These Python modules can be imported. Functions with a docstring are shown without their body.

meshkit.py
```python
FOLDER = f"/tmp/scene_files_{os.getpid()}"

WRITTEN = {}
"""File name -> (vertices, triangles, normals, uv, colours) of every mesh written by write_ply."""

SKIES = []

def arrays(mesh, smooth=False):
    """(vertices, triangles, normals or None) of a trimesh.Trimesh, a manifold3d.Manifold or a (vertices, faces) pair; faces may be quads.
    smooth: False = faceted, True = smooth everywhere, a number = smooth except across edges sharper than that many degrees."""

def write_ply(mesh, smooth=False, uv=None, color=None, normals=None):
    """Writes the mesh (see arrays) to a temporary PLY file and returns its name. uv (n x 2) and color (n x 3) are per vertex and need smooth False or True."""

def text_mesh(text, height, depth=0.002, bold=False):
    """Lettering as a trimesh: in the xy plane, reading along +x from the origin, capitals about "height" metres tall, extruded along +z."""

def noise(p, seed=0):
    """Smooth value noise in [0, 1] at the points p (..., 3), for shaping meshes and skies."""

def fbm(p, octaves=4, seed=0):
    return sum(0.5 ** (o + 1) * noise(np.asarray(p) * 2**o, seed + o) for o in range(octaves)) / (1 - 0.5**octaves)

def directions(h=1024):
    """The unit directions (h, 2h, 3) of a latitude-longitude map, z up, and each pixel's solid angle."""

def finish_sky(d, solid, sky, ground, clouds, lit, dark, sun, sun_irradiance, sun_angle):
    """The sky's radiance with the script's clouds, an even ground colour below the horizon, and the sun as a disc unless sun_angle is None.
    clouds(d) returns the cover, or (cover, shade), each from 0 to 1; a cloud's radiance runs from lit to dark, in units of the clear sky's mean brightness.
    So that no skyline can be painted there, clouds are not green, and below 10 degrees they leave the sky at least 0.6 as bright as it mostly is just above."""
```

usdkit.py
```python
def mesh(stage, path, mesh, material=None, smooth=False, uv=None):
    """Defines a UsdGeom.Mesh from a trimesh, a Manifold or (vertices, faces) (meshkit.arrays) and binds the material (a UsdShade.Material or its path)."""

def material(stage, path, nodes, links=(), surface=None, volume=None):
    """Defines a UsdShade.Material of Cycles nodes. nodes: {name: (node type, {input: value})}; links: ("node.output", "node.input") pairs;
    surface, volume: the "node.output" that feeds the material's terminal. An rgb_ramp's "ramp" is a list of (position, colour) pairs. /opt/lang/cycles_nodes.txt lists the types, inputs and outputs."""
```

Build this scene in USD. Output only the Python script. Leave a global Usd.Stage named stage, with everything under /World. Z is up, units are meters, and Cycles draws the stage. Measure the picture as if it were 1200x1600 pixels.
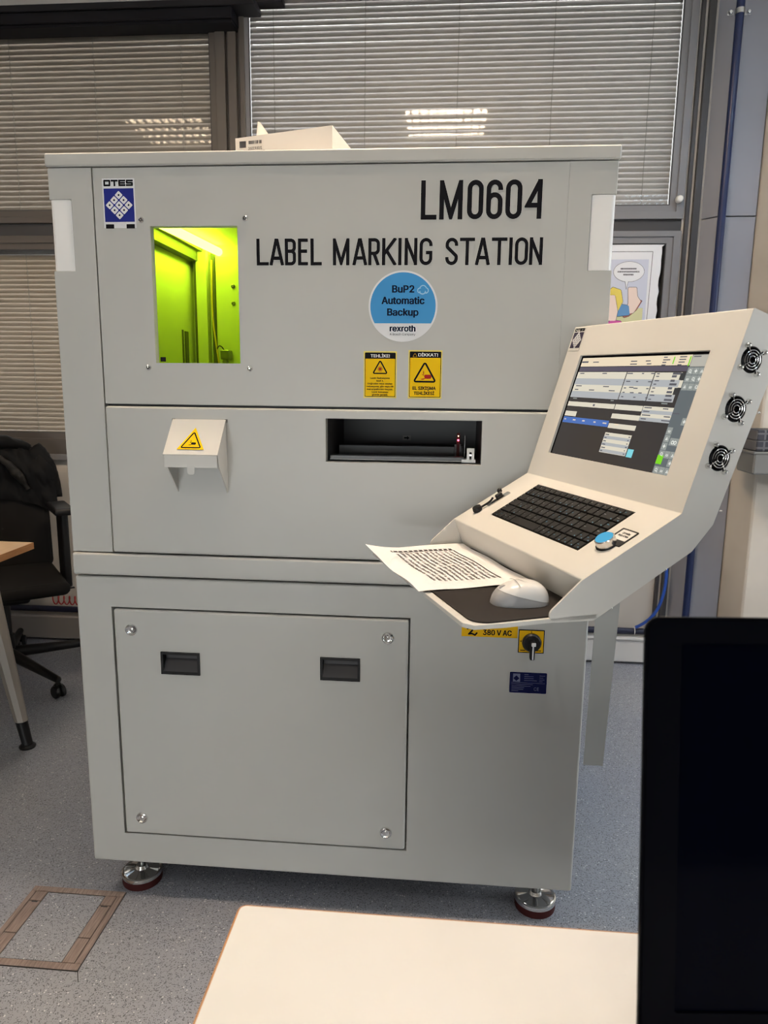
import math, random
import numpy as np, trimesh, manifold3d as m3
import usdkit, meshkit
from shapely.geometry import Polygon, LineString, Point, box as sbox
from shapely.ops import unary_union
from shapely import affinity
from pxr import Usd, UsdGeom, UsdLux, UsdShade, Gf, Sdf

stage = Usd.Stage.CreateInMemory()
UsdGeom.SetStageUpAxis(stage, 'Z'); UsdGeom.SetStageMetersPerUnit(stage, 1.0)
stage.SetDefaultPrim(UsdGeom.Xform.Define(stage, '/World').GetPrim())
UsdGeom.Scope.Define(stage, '/World/Looks')
rng = random.Random(7)
A = np.array

# ------------------------------------------------------------------ camera, light of the sky, exposure
def rot_cam(yaw, pitch, roll):
    cy, sy, cp, sp = math.cos(yaw), math.sin(yaw), math.cos(pitch), math.sin(pitch)
    fwd = A([-sy*cp, cy*cp, sp]); right = A([cy, sy, 0.]); up = np.cross(right, fwd)
    return right*math.cos(roll)+up*math.sin(roll), -right*math.sin(roll)+up*math.cos(roll), fwd
CAM = A([0.89859, -1.62793, 1.35558])
cr, cu, cf = rot_cam(0.08206, -0.17806, 0.01161)
cam = UsdGeom.Camera.Define(stage, '/World/camera')
mm = np.eye(4); mm[0, :3], mm[1, :3], mm[2, :3], mm[3, :3] = cr, cu, -cf, CAM
cam.AddTransformOp().Set(Gf.Matrix4d(*mm.ravel().tolist()))
cam.CreateHorizontalApertureAttr(25.96); cam.CreateVerticalApertureAttr(25.96*4/3)
cam.CreateFocalLengthAttr(25.96*1109/1200)
cam.CreateFStopAttr(7.0); cam.CreateFocusDistanceAttr(1.7)
cam.CreateClippingRangeAttr(Gf.Vec2f(0.02, 100))
cam.CreateExposureAttr(0.0)
dome = UsdLux.DomeLight.Define(stage, '/World/sky_light')
dome.CreateIntensityAttr(3.0); dome.CreateColorAttr(Gf.Vec3f(0.965, 0.965, 0.965))
WARM, COOL, NEUTRAL = (1.0, 0.77, 0.55), (0.60, 0.78, 1.0), (1.0, 0.83, 0.66)
# ceiling lamps: (x, y, tube colour, tube radiance)
LAMPS = [(-1.10, -0.07, WARM, 52), (0.86, 0.0, WARM, 160), (2.83, 0.0, COOL, 66),
         (-1.10, -2.2, NEUTRAL, 10), (0.86, -2.2, NEUTRAL, 18), (2.83, -2.2, COOL, 20)]
CEIL = 3.2

# ------------------------------------------------------------------ materials
LOOKS = {}
def mat(name, nodes, links, surface):
    LOOKS[name] = usdkit.material(stage, '/World/Looks/'+name, nodes, links, surface=surface)
    return name
def plain(name, col, rough=0.5, metal=0.0, spec=0.5, **kw):
    return mat(name, {'p': ('principled_bsdf', dict(base_color=col, roughness=rough, metallic=metal, specular_ior_level=spec, **kw))}, [], 'p.BSDF')
def srgb(*c):
    return tuple((x/255/12.92 if x/255 <= .04045 else ((x/255+.055)/1.055)**2.4) for x in c)
def painted(name, col, rough=0.38, scale=900, bump=0.04, bev=0.0012, var=0.03):
    lo = tuple(x*(1-var) for x in col); hi = tuple(min(1, x*(1+var)) for x in col)
    return mat(name, {'g': ('geometry', {}), 'n': ('noise_texture', {'scale': 2.3, 'detail': 4.0}), 'r': ('rgb_ramp', {'ramp': [(0.3, lo), (0.7, hi)]}),
        'f': ('noise_texture', {'scale': scale, 'detail': 1.0}), 'bv': ('bevel', {'radius': bev, 'samples': 4}), 'b': ('bump', {'strength': bump, 'distance': 0.001}),
        'p': ('principled_bsdf', {'roughness': rough, 'specular_ior_level': 0.45})},
        [('g.position', 'n.vector'), ('n.fac', 'r.fac'), ('r.color', 'p.base_color'), ('g.position', 'f.vector'), ('f.fac', 'b.height'), ('bv.bevel', 'b.normal'), ('b.normal', 'p.normal')], 'p.BSDF')
def glow(name, col, strength):
    return mat(name, {'e': ('emission', {'color': col, 'strength': strength})}, [], 'e.emission')
def lit_print(name, col, strength=1.0):
    return mat(name, {'p': ('principled_bsdf', {'base_color': (0.01, 0.01, 0.01), 'roughness': 0.25, 'specular_ior_level': 0.3, 'emission_color': col, 'emission_strength': strength})}, [], 'p.BSDF')

painted('machine_paint', (0.50, 0.50, 0.475), bev=0.0025)
painted('console_paint', (0.63, 0.62, 0.585), rough=0.42)
painted('wall_paint', (0.55, 0.52, 0.48), rough=0.7, scale=300, bump=0.08, bev=0.002)
painted('wall_white', (0.62, 0.62, 0.63), rough=0.6, scale=300, bump=0.05, bev=0.002)
painted('plaster', (0.60, 0.55, 0.48), rough=0.75, scale=60, bump=0.25, bev=0.006, var=0.14)
painted('ceiling_white', (0.7, 0.7, 0.68), rough=0.8, scale=200, bump=0.05)
plain('louvre_white', (0.45, 0.44, 0.43), 0.5)
painted('frame_grey', (0.20, 0.20, 0.215), rough=0.4, bev=0.002)
painted('frame_grey_shaded', (0.10, 0.088, 0.08), rough=0.4, bev=0.002)  # grey frame again, the left side's dim warm light put into its colour
painted('frame_dark', (0.05, 0.048, 0.05), rough=0.45, bev=0.002)
painted('column_grey', (0.29, 0.30, 0.345), rough=0.5, scale=120, bump=0.05, bev=0.003, var=0.08)
painted('trunk_white', (0.6, 0.59, 0.58), rough=0.5)
painted('trunk_steel', (0.30, 0.27, 0.25), rough=0.4)  # even brownish grey base colour
plain('header_black', (0.006, 0.006, 0.009), 0.5, spec=0.2)
plain('header_edge', (0.012, 0.012, 0.015), 0.5, spec=0.25)
for sn_, sc_ in (('slat_pale', (0.385, 0.365, 0.36)), ('slat_shaded_taupe', (0.27, 0.235, 0.205)), ('slat_shaded_beige', (0.34, 0.29, 0.245))):  # weaker light on the left blinds is put into their darker slat colours
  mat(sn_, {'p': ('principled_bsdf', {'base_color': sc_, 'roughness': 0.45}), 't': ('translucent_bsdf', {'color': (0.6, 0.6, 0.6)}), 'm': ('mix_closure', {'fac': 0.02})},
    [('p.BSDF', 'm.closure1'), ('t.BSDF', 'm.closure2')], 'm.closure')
plain('cord', (0.25, 0.24, 0.23), 0.8)
mat('pane_glass', {'t': ('transparent_bsdf', {'color': (0.9, 0.91, 0.9)}), 'g': ('glossy_bsdf', {'color': (1, 1, 1), 'roughness': 0.015}), 'f': ('fresnel', {'IOR': 1.17}), 'm': ('mix_closure', {})},
    [('t.BSDF', 'm.closure1'), ('g.BSDF', 'm.closure2'), ('f.fac', 'm.fac')], 'm.closure')
mat('laser_glass', {'t': ('transparent_bsdf', {'color': (0.72, 0.92, 0.12)}), 'g': ('glossy_bsdf', {'color': (1, 1, 1), 'roughness': 0.02}), 'f': ('fresnel', {'IOR': 1.3}), 'm': ('mix_closure', {})},
    [('t.BSDF', 'm.closure1'), ('g.BSDF', 'm.closure2'), ('f.fac', 'm.fac')], 'm.closure')
# speckled vinyl floor
def speckled(name, base, warm):
    mat(name, {'g': ('geometry', {}), 'n': ('noise_texture', {'scale': 1.1, 'detail': 5.0}), 'r': ('rgb_ramp', {'ramp': [(0.35, base), (0.65, warm)]}),
        'v': ('voronoi_texture', {'scale': 460.0}), 's': ('separate_color', {}), 'dk': ('rgb_ramp', {'ramp': [(0.0, (0.35,)*3), (0.14, (0.45,)*3), (0.2, (1.0,)*3)]}),
        'md': ('mix', {'mix_type': 'multiply', 'fac': 1.0}),
        'v2': ('voronoi_texture', {'scale': 190.0}), 's2': ('separate_color', {}), 'lt': ('rgb_ramp', {'ramp': [(0.0, (0, 0, 0)), (0.93, (0, 0, 0)), (0.96, (1, 1, 1))]}),
        'd2': ('rgb_ramp', {'ramp': [(0.0, (1, 1, 1)), (0.3, (1, 1, 1)), (0.45, (0, 0, 0))]}), 'mm': ('mix', {'mix_type': 'multiply', 'fac': 1.0}),
        'bw': ('rgb_to_bw', {}), 'ml': ('mix', {'mix_type': 'mix', 'color2': (0.62, 0.63, 0.65)}), 'fn': ('noise_texture', {'scale': 420.0, 'detail': 2.0}), 'b': ('bump', {'strength': 0.15, 'distance': 0.001}),
        'p': ('principled_bsdf', {'roughness': 0.55, 'specular_ior_level': 0.35})},
        [('g.position', 'n.vector'), ('n.fac', 'r.fac'), ('g.position', 'v.vector'), ('v.color', 's.color'), ('s.r', 'dk.fac'), ('r.color', 'md.color1'), ('dk.color', 'md.color2'),
         ('g.position', 'v2.vector'), ('v2.color', 's2.color'), ('s2.r', 'lt.fac'), ('v2.distance', 'd2.fac'), ('lt.color', 'mm.color1'), ('d2.color', 'mm.color2'), ('mm.color', 'bw.color'), ('bw.val', 'ml.fac'), ('md.color', 'ml.color1'),
         ('ml.color', 'p.base_color'), ('g.position', 'fn.vector'), ('fn.fac', 'b.height'), ('b.normal', 'p.normal')], 'p.BSDF')
speckled('floor_vinyl', (0.275, 0.29, 0.345), (0.32, 0.33, 0.36))
# brown floor box plastic with streaks
def streaky(name, a, b, scale, axis=(40, 4, 40), rough=0.5, spec=0.4):
    mat(name, {'g': ('texture_coordinate', {}), 'm': ('mapping', {'scale': axis}), 'n': ('noise_texture', {'scale': scale, 'detail': 6.0, 'roughness': 0.6}), 'r': ('rgb_ramp', {'ramp': [(0.3, a), (0.7, b)]}), 'p': ('principled_bsdf', {'roughness': rough, 'specular_ior_level': spec})},
        [('g.object', 'm.vector'), ('m.vector', 'n.vector'), ('n.fac', 'r.fac'), ('r.color', 'p.base_color')], 'p.BSDF')
streaky('floor_box_brown', (0.17, 0.125, 0.105), (0.33, 0.255, 0.225), 6.0, (40, 3, 10))
streaky('beech_edge', (0.40, 0.17, 0.055), (0.55, 0.27, 0.10), 3.0, (5, 5, 120))
streaky('beech_top', (0.62, 0.42, 0.24), (0.68, 0.48, 0.29), 3.0, (30, 3, 10), rough=0.4)
streaky('desk_laminate', (0.69, 0.68, 0.66), (0.72, 0.71, 0.69), 2.0, (3, 3, 3), rough=0.42)
plain('black_vinyl', (0.02, 0.02, 0.022), 0.5)
plain('black_print', (0.008, 0.008, 0.011), 0.6, spec=0.08)
plain('black_plastic', (0.008, 0.008, 0.009), 0.4, spec=0.3)
plain('handle_inner', (0.03, 0.03, 0.035), 0.4)
plain('slot_dark', (0.06, 0.063, 0.068), 0.6)
plain('slot_floor', (0.075, 0.08, 0.085), 0.5)
plain('chrome', (0.78, 0.78, 0.77), 0.14, 1.0)
plain('steel', (0.55, 0.55, 0.55), 0.3, 1.0)
plain('alu', (0.10, 0.105, 0.11), 0.4)
plain('slot_mark', (0.10, 0.10, 0.10), 0.6)
plain('alu_edge', (0.42, 0.42, 0.42), 0.4)
plain('zinc_dark', (0.30, 0.30, 0.30), 0.3, 1.0)
plain('rubber_red', (0.05, 0.009, 0.009), 0.7, spec=0.2)
plain('sticker_yellow', srgb(244, 200, 4), 0.5, spec=0.12)
plain('sticker_rim', srgb(236, 216, 110), 0.5, spec=0.15)
plain('switch_yellow', srgb(228, 178, 14), 0.5, spec=0.15)
plain('sticker_red', (0.40, 0.02, 0.015), 0.5, spec=0.1)
plain('white_print', (0.78, 0.78, 0.78), 0.4)
plain('label_white', (0.74, 0.75, 0.77), 0.4)
plain('label_blue', srgb(70, 152, 212), 0.5, spec=0.15)
plain('label_pale_blue', srgb(150, 200, 232), 0.4)
plain('logo_blue', srgb(20, 34, 128), 0.5, spec=0.25)
plain('logo_dark', srgb(42, 32, 58), 0.4)
plain('plate_navy', (0.006, 0.009, 0.06), 0.5, spec=0.1)
plain('plate_line', (0.16, 0.18, 0.28), 0.4)
plain('text_navy', (0.006, 0.012, 0.035), 0.6, spec=0.08)
plain('diffuser_white', (0.86, 0.85, 0.83), 0.35, subsurface_weight=0.0)
plain('chamber_white', (0.50, 0.50, 0.50), 0.5)
plain('chamber_shade_grey', (0.06, 0.06, 0.06), 0.6)  # dark grey of the seams, also stands for shade on bracket and wall
plain('cable_yellow', (0.55, 0.35, 0.05), 0.5)
glow('tube_inside', (1.0, 1.0, 1.0), 46.0)
glow('led_red', (1.0, 0.06, 0.10), 9.0)
glow('led_amber', (1.0, 0.75, 0.4), 5.0)
plain('white_plastic', (0.74, 0.73, 0.71), 0.3)
plain('mouse_white', (0.72, 0.72, 0.71), 0.22)
plain('mouse_grey', (0.36, 0.36, 0.37), 0.35)
plain('paper', (0.80, 0.79, 0.80), 0.7)
plain('ink', (0.05, 0.045, 0.05), 0.6)
plain('ink_pale', (0.14, 0.13, 0.13), 0.6)
plain('card_white', (0.76, 0.70, 0.63), 0.65)
mat('pad_black', {'g': ('geometry', {}), 'n': ('noise_texture', {'scale': 900.0, 'detail': 2.0}), 'b': ('bump', {'strength': 0.3, 'distance': 0.001}), 'p': ('principled_bsdf', {'base_color': (0.018, 0.015, 0.014), 'roughness': 0.8, 'specular_ior_level': 0.25})},
    [('g.position', 'n.vector'), ('n.fac', 'b.height'), ('b.normal', 'p.normal')], 'p.BSDF')
plain('key_black', (0.009, 0.009, 0.0095), 0.5, spec=0.22)
plain('key_base', (0.004, 0.004, 0.004), 0.6)
plain('key_legend_grey', (0.38, 0.40, 0.42), 0.5)
plain('key_legend_blue', (0.10, 0.34, 0.55), 0.5)
glow('button_blue', srgb(96, 190, 232), 0.85)
plain('silver_rim', (0.72, 0.70, 0.68), 0.2, 1.0)
plain('monitor_gloss', (0.003, 0.003, 0.005), 0.2, spec=0.03)
plain('monitor_glass', (0.0008, 0.0012, 0.004), 0.08, spec=0.03)
plain('bezel_gloss', (0.003, 0.0032, 0.005), 0.12, spec=0.02)
mat('pipe_blue', {'p': ('principled_bsdf', {'base_color': (0.008, 0.018, 0.075), 'roughness': 0.35})}, [], 'p.BSDF')
plain('pipe_navy', (0.012, 0.014, 0.04), 0.45)
plain('hose_blue', (0.012, 0.07, 0.38), 0.35)
plain('hose_red', (0.30, 0.01, 0.012), 0.4)
plain('tie_white', (0.7, 0.7, 0.7), 0.5)
plain('bracket_grey', (0.20, 0.20, 0.195), 0.45)
mat('plaid', {'g': ('geometry', {}), 'b': ('brick_texture', {'offset': 0.0, 'color1': (0.028, 0.03, 0.04), 'color2': (0.05, 0.05, 0.065), 'mortar': (0.13, 0.13, 0.14), 'scale': 1.0, 'mortar_size': 0.004, 'brick_width': 0.035, 'row_height': 0.03}),
    'sx': ('separate_xyz', {}), 'cx': ('combine_xyz', {}), 'p': ('principled_bsdf', {'roughness': 0.8})},
    [('g.position', 'sx.vector'), ('sx.x', 'cx.x'), ('sx.z', 'cx.y'), ('cx.vector', 'b.vector'), ('b.color', 'p.base_color')], 'p.BSDF')
mat('chair_fabric', {'g': ('geometry', {}), 'n': ('noise_texture', {'scale': 700.0, 'detail': 2.0}), 'b': ('bump', {'strength': 0.4, 'distance': 0.001}), 'p': ('principled_bsdf', {'base_color': (0.006, 0.0055, 0.0055), 'roughness': 0.85, 'specular_ior_level': 0.25})},
    [('g.position', 'n.vector'), ('n.fac', 'b.height'), ('b.normal', 'p.normal')], 'p.BSDF')
plain('jacket_black', (0.0035, 0.0035, 0.004), 0.6, spec=0.12)
plain('jacket_lining', (0.012, 0.011, 0.010), 0.6, spec=0.2)
plain('leg_grey', (0.30, 0.27, 0.24), 0.4)
for n_, c_ in (('toon_skin', (230, 210, 200)), ('toon_yellow', (225, 205, 95)), ('toon_blue', (95, 145, 195)), ('toon_red', (170, 105, 95)), ('toon_pink', (205, 90, 165)), ('toon_wall', (198, 203, 220)), ('toon_floor', (205, 205, 160)), ('poster_paper', (225, 227, 232)), ('toon_line', (60, 58, 66)), ('toon_brown', (150, 95, 80))):
    plain(n_, srgb(*c_), 0.5)

# ------------------------------------------------------------------ scene helpers
USED = {}
def path_for(name, parent):
    base = '/World' if parent is None else str(parent.GetPath())
    k = USED.get((base, name), 0); USED[(base, name)] = k+1
    return f'{base}/{name}' + (f'_{k:03d}' if k else '')
def tag(prim, label=None, cat=None, group=None, kind=None):
    for k, v in (('label', label), ('category', cat), ('group', group), ('kind', kind)):
        if v: prim.SetCustomDataByKey(k, v)
    return prim
def thing(name, label, cat, loc=None, matrix=None, group=None, kind=None):
    x = UsdGeom.Xform.Define(stage, path_for(name, None))
    if matrix is not None: x.AddTransformOp().Set(Gf.Matrix4d(*np.asarray(matrix).T.ravel().tolist()))
    elif loc is not None: x.AddTranslateOp().Set(Gf.Vec3d(*map(float, loc)))
    return tag(x.GetPrim(), label, cat, group, kind)
def obj(name, mesh, m, parent=None, smooth=30, label=None, cat=None, group=None, kind=None):
    if isinstance(mesh, list): mesh = join(mesh)
    p = usdkit.mesh(stage, path_for(name, parent), mesh, LOOKS[m], smooth=smooth).GetPrim()
    return tag(p, label, cat, group, kind)
def struct(name, mesh, m, parent=None, **kw):
    return obj(name, mesh, m, parent, kind='structure' if parent is None else None, **kw)
def tri(m):
    if isinstance(m, trimesh.Trimesh): return m
    q = m.to_mesh(); return trimesh.Trimesh(np.asarray(q.vert_properties)[:, :3], np.asarray(q.tri_verts), process=False)
def join(ms):
    return trimesh.util.concatenate([tri(m) for m in ms])
def man(m):
    m = m.copy(); m.merge_vertices()
    return m3.Manifold(m3.Mesh(np.asarray(m.vertices, np.float32), np.asarray(m.faces, np.uint32)))
def bx(x0, y0, z0, x1, y1, z1):
    b = trimesh.creation.box((x1-x0, y1-y0, z1-z0)); b.apply_translation(((x0+x1)/2, (y0+y1)/2, (z0+z1)/2)); return b
def mbx(x0, y0, z0, x1, y1, z1):
    return m3.Manifold.cube((x1-x0, y1-y0, z1-z0)).translate((x0, y0, z0))
def cbx(x0, y0, z0, x1, y1, z1, c=0.002):
    """box with chamfered edges"""
    P = []
    for X, sx in ((x0, 1), (x1, -1)):
        for Y, sy in ((y0, 1), (y1, -1)):
            for Z, sz in ((z0, 1), (z1, -1)):
                P += [(X, Y+sy*c, Z+sz*c), (X+sx*c, Y, Z+sz*c), (X+sx*c, Y+sy*c, Z)]
    return tri(m3.Manifold.hull_points(P))
def rbx(x0, y0, z0, x1, y1, z1, r=0.01, n=12):
    s = m3.Manifold.sphere(r, n)
    return tri(m3.Manifold.batch_hull([s.translate((X, Y, Z)) for X in (x0+r, x1-r) for Y in (y0+r, y1-r) for Z in (z0+r, z1-r)]))
def ext(poly, h):
    """extrude a shapely (multi)polygon along +z"""
    gs = [g for g in getattr(poly, 'geoms', [poly]) if g.geom_type == 'Polygon' and g.area > 1e-12]
    return trimesh.util.concatenate([trimesh.creation.extrude_polygon(g, h, engine='earcut') for g in gs])
def put(m, M):
    m = tri(m).copy(); m.apply_transform(M); return m
def fr(o, x, y):
    """frame: local x, y axes as given, local z = x cross y"""
    x = A(x, float)/np.linalg.norm(x); y = A(y, float); y = y-x*(x@y); y /= np.linalg.norm(y)
    M = np.eye(4); M[:3, 0], M[:3, 1], M[:3, 2], M[:3, 3] = x, y, np.cross(x, y), o; return M
def cyl(r, h, n=24):
    c = trimesh.creation.cylinder(r, h, sections=n); c.apply_translation((0, 0, h/2)); return c
def rod(a, b, r, n=12):
    a, b = A(a, float), A(b, float); d = b-a; t = A([0, 0, 1.]) if abs(d[2]) < .9*np.linalg.norm(d) else A([1., 0, 0])
    x = np.cross(t, d); return put(cyl(r, np.linalg.norm(d), n), fr(a, x, np.cross(d, x)))
def tubem(pts, r, n=10, closed=False):
    p = A(pts, float); T = np.gradient(p, axis=0) if not closed else np.roll(p, -1, 0)-np.roll(p, 1, 0)
    T /= np.linalg.norm(T, axis=1, keepdims=True)
    u = np.cross(T[0], [0.3, 0.5, 0.8]); u /= np.linalg.norm(u); U = []
    for t in T:
        u = u-t*(u@t); u /= np.linalg.norm(u); U.append(u)
    U = A(U); W = np.cross(T, U); a = np.arange(n)*2*np.pi/n
    rr = np.broadcast_to(r, (len(p),))[:, None, None]
    v = p[:, None]+rr*(np.cos(a)[None, :, None]*U[:, None]+np.sin(a)[None, :, None]*W[:, None])
    k = len(p); f = []
    for i in range(k if closed else k-1):
        for j in range(n):
            i2, j2 = (i+1) % k, (j+1) % n
            q = [i*n+j, i*n+j2, i2*n+j2, i2*n+j]; f += [[q[0], q[1], q[2]], [q[0], q[2], q[3]]]
    if not closed:
        for j in range(1, n-1): f += [[0, j+1, j], [(k-1)*n, (k-1)*n+j, (k-1)*n+j+1]]
    return trimesh.Trimesh(v.reshape(-1, 3), f, process=False)
def lathe(prof, n=32):
    return trimesh.creation.revolve(A(prof, float), sections=n)
def torus(R, r, n=32, k=8):
    a = np.arange(n)*2*np.pi/n
    return tubem(np.stack([R*np.cos(a), R*np.sin(a), 0*a], 1), r, k, True)
def rrect(x0, y0, x1, y1, r, n=6):
    return sbox(x0+r, y0+r, x1-r, y1-r).buffer(r, quad_segs=n)
def text(s, h, depth=0.0003, bold=False):
    return meshkit.text_mesh(s, h, depth, bold)
def text_fit(s, w, h, depth=0.0003, bold=False, cx=0.0, y=0.0, align='c', squeeze=True):
    """lettering with capitals h tall, scaled in width to w (None keeps it)"""
    m = text(s, h, depth, bold); b = m.bounds; ww = b[1][0]-b[0][0]
    m.apply_translation((-b[0][0], 0, 0))
    if w: m.apply_scale((w/ww, 1, 1)); ww = w
    m.apply_translation((cx-(ww/2 if align == 'c' else 0), y, 0))
    if bold: m = join([put(m, fr((k*h*.028, 0, -abs(k)*depth*.1), (1, 0, 0), (0, 1, 0))) for k in (-1, 0, 1)])
    return m
FRONT = lambda x, z, y=0.0: fr((x, y, z), (1, 0, 0), (0, 0, 1))      # local z points to the viewer (-y)
def on_front(m, x=0.0, z=0.0, y=-0.0004):
    return put(m, FRONT(x, z, y))

# condensed stroke lettering of the machine's title
def arc(cx, cy, rx, ry, a0, a1, n=12):
    t = np.radians(np.linspace(a0, a1, n)); return [(cx+rx*math.cos(q), cy+ry*math.sin(q)) for q in t]
def glyph(ch, w, s=0.122):
    a, b, c, d = s/2, w-s/2, s/2, 1-s/2        # centre lines
    rx = (b-a)/2; mx = w/2; ry = rx*1.05; L = []
    def hook(x0, y0): return None
    if ch == 'L': L = [[(a, 1), (a, c), (w, c)]]
    elif ch == 'I': L = [[(mx, 0), (mx, 1)]]
    elif ch == 'T': L = [[(0, d), (w, d)], [(mx, 0), (mx, d)]]
    elif ch == 'E': L = [[(w, d), (a, d), (a, c), (w, c)], [(a, .53), (w*.92, .53)]]
    elif ch == 'M': L = [[(a, 0), (a, d), (mx, .09), (b, d), (b, 0)]]
    elif ch == 'N': L = [[(a, 0), (a, 1)], [(b, 0), (b, 1)], [(a, .93), (b, .07)]]
    elif ch == 'A': L = [[(a*.9, 0), (mx-.02, d), (mx+.02, d), (w-a*.9, 0)], [(w*.24, .27), (w*.76, .27)]]
    elif ch == 'K': L = [[(a, 0), (a, 1)], [(w-a*.9, 1), (a, .40)], [(a+.10, .56), (w-a*.9, 0)]]
    elif ch in '0O': L = [arc(mx, d-ry, rx, ry, 0, 180)+arc(mx, c+ry, rx, ry, 180, 360)+[(b, d-ry)]]
    elif ch == 'B':
        q = rx*.9
        L = [[(a, 0), (a, 1)], [(a, d)]+arc(b-q, d-q*.9, q, q*.9, 90, 0)+arc(b-q, .53+q*.9, q, q*.9, 0, -90)+[(a, .53)], [(a, .53)]+arc(b-q, .53-q*.9, q, q*.9, 90, 0)+arc(b-q, c+q*.9, q, q*.9, 0, -90)+[(a, c)]]
    elif ch == 'R':
        q = rx*.9
        L = [[(a, 0), (a, 1)], [(a, d)]+arc(b-q, d-q, q, q, 90, 0)+arc(b-q, .44+q, q, q, 0, -90)+[(a, .44)], [(mx*.95, .46), (b, 0)]]
    elif ch == 'G': L = [[(b, .70)]+arc(mx, d-ry, rx, ry, 0, 180)+arc(mx, c+ry, rx, ry, 180, 360)+[(b, .46), (mx, .46)]]
    elif ch == 'S': L = [[(b, .71)]+arc(mx, d-ry, rx, ry, 0, 180)+arc(mx, .71, rx, .13, 180, 225, 5)+arc(mx, .29, rx, .13, 45, 0, 5)+arc(mx, c+ry, rx, ry, 0, -180)+[(a, .29)]]
    elif ch == '6': L = [[(b, .74)]+arc(mx, d-ry, rx, ry, 0, 180)+arc(mx, c+ry, rx, ry, 180, 360)+arc(mx, .62-ry, rx, ry, 0, 180)]
    elif ch == '4': L = [[(b, 0), (b, 1)], [(b, d+.02), (a+.02, .345), (b, .345)]]
    sh = unary_union([LineString(l).buffer(s/2, cap_style=2, join_style=2, mitre_limit=1.6) for l in L])
    return sh.intersection(sbox(0, 0, w, 1))
def title(letters, h, s=0.122):
    return ([put(ext(affinity.scale(glyph(ch, (x1-x0)/h, s), h, h, origin=(0, 0)), 0.0004), np.eye(4)+np.pad([[x0]], ((0, 3), (3, 0)))) for ch, x0, x1 in letters])

# ------------------------------------------------------------------ the room
XL, XR, YB = -4.2, 4.6, -5.6
struct('floor', bx(XL, YB, -0.1, XR, 2.1, 0), 'floor_vinyl')
struct('ceiling', bx(XL, YB, CEIL, XR, 2.1, CEIL+.1), 'ceiling_white')
struct('wall_left', bx(XL-.1, YB, 0, XL, 2.1, CEIL), 'wall_paint')
struct('wall_right', tri(mbx(XR, YB, 0, XR+.1, 2.1, CEIL)-mbx(XR-1, -.9, .9, XR+1, 1.3, 2.3)), 'wall_white')
struct('wall_front', tri(mbx(XL, YB-.1, 0, XR, YB, CEIL)-mbx(-1.8, YB-1, .05, 1.2, YB+1, 1.6)), 'wall_paint')
wb = mbx(XL, 1.86, 0, XR, 2.06, CEIL) - mbx(-2.25, 1.8, .97, 1.945, 2.2, 3.02) - mbx(-.045, 1.8, 2.9, 1.945, 2.2, 3.12)
struct('wall_back', tri(wb), 'wall_paint')

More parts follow.
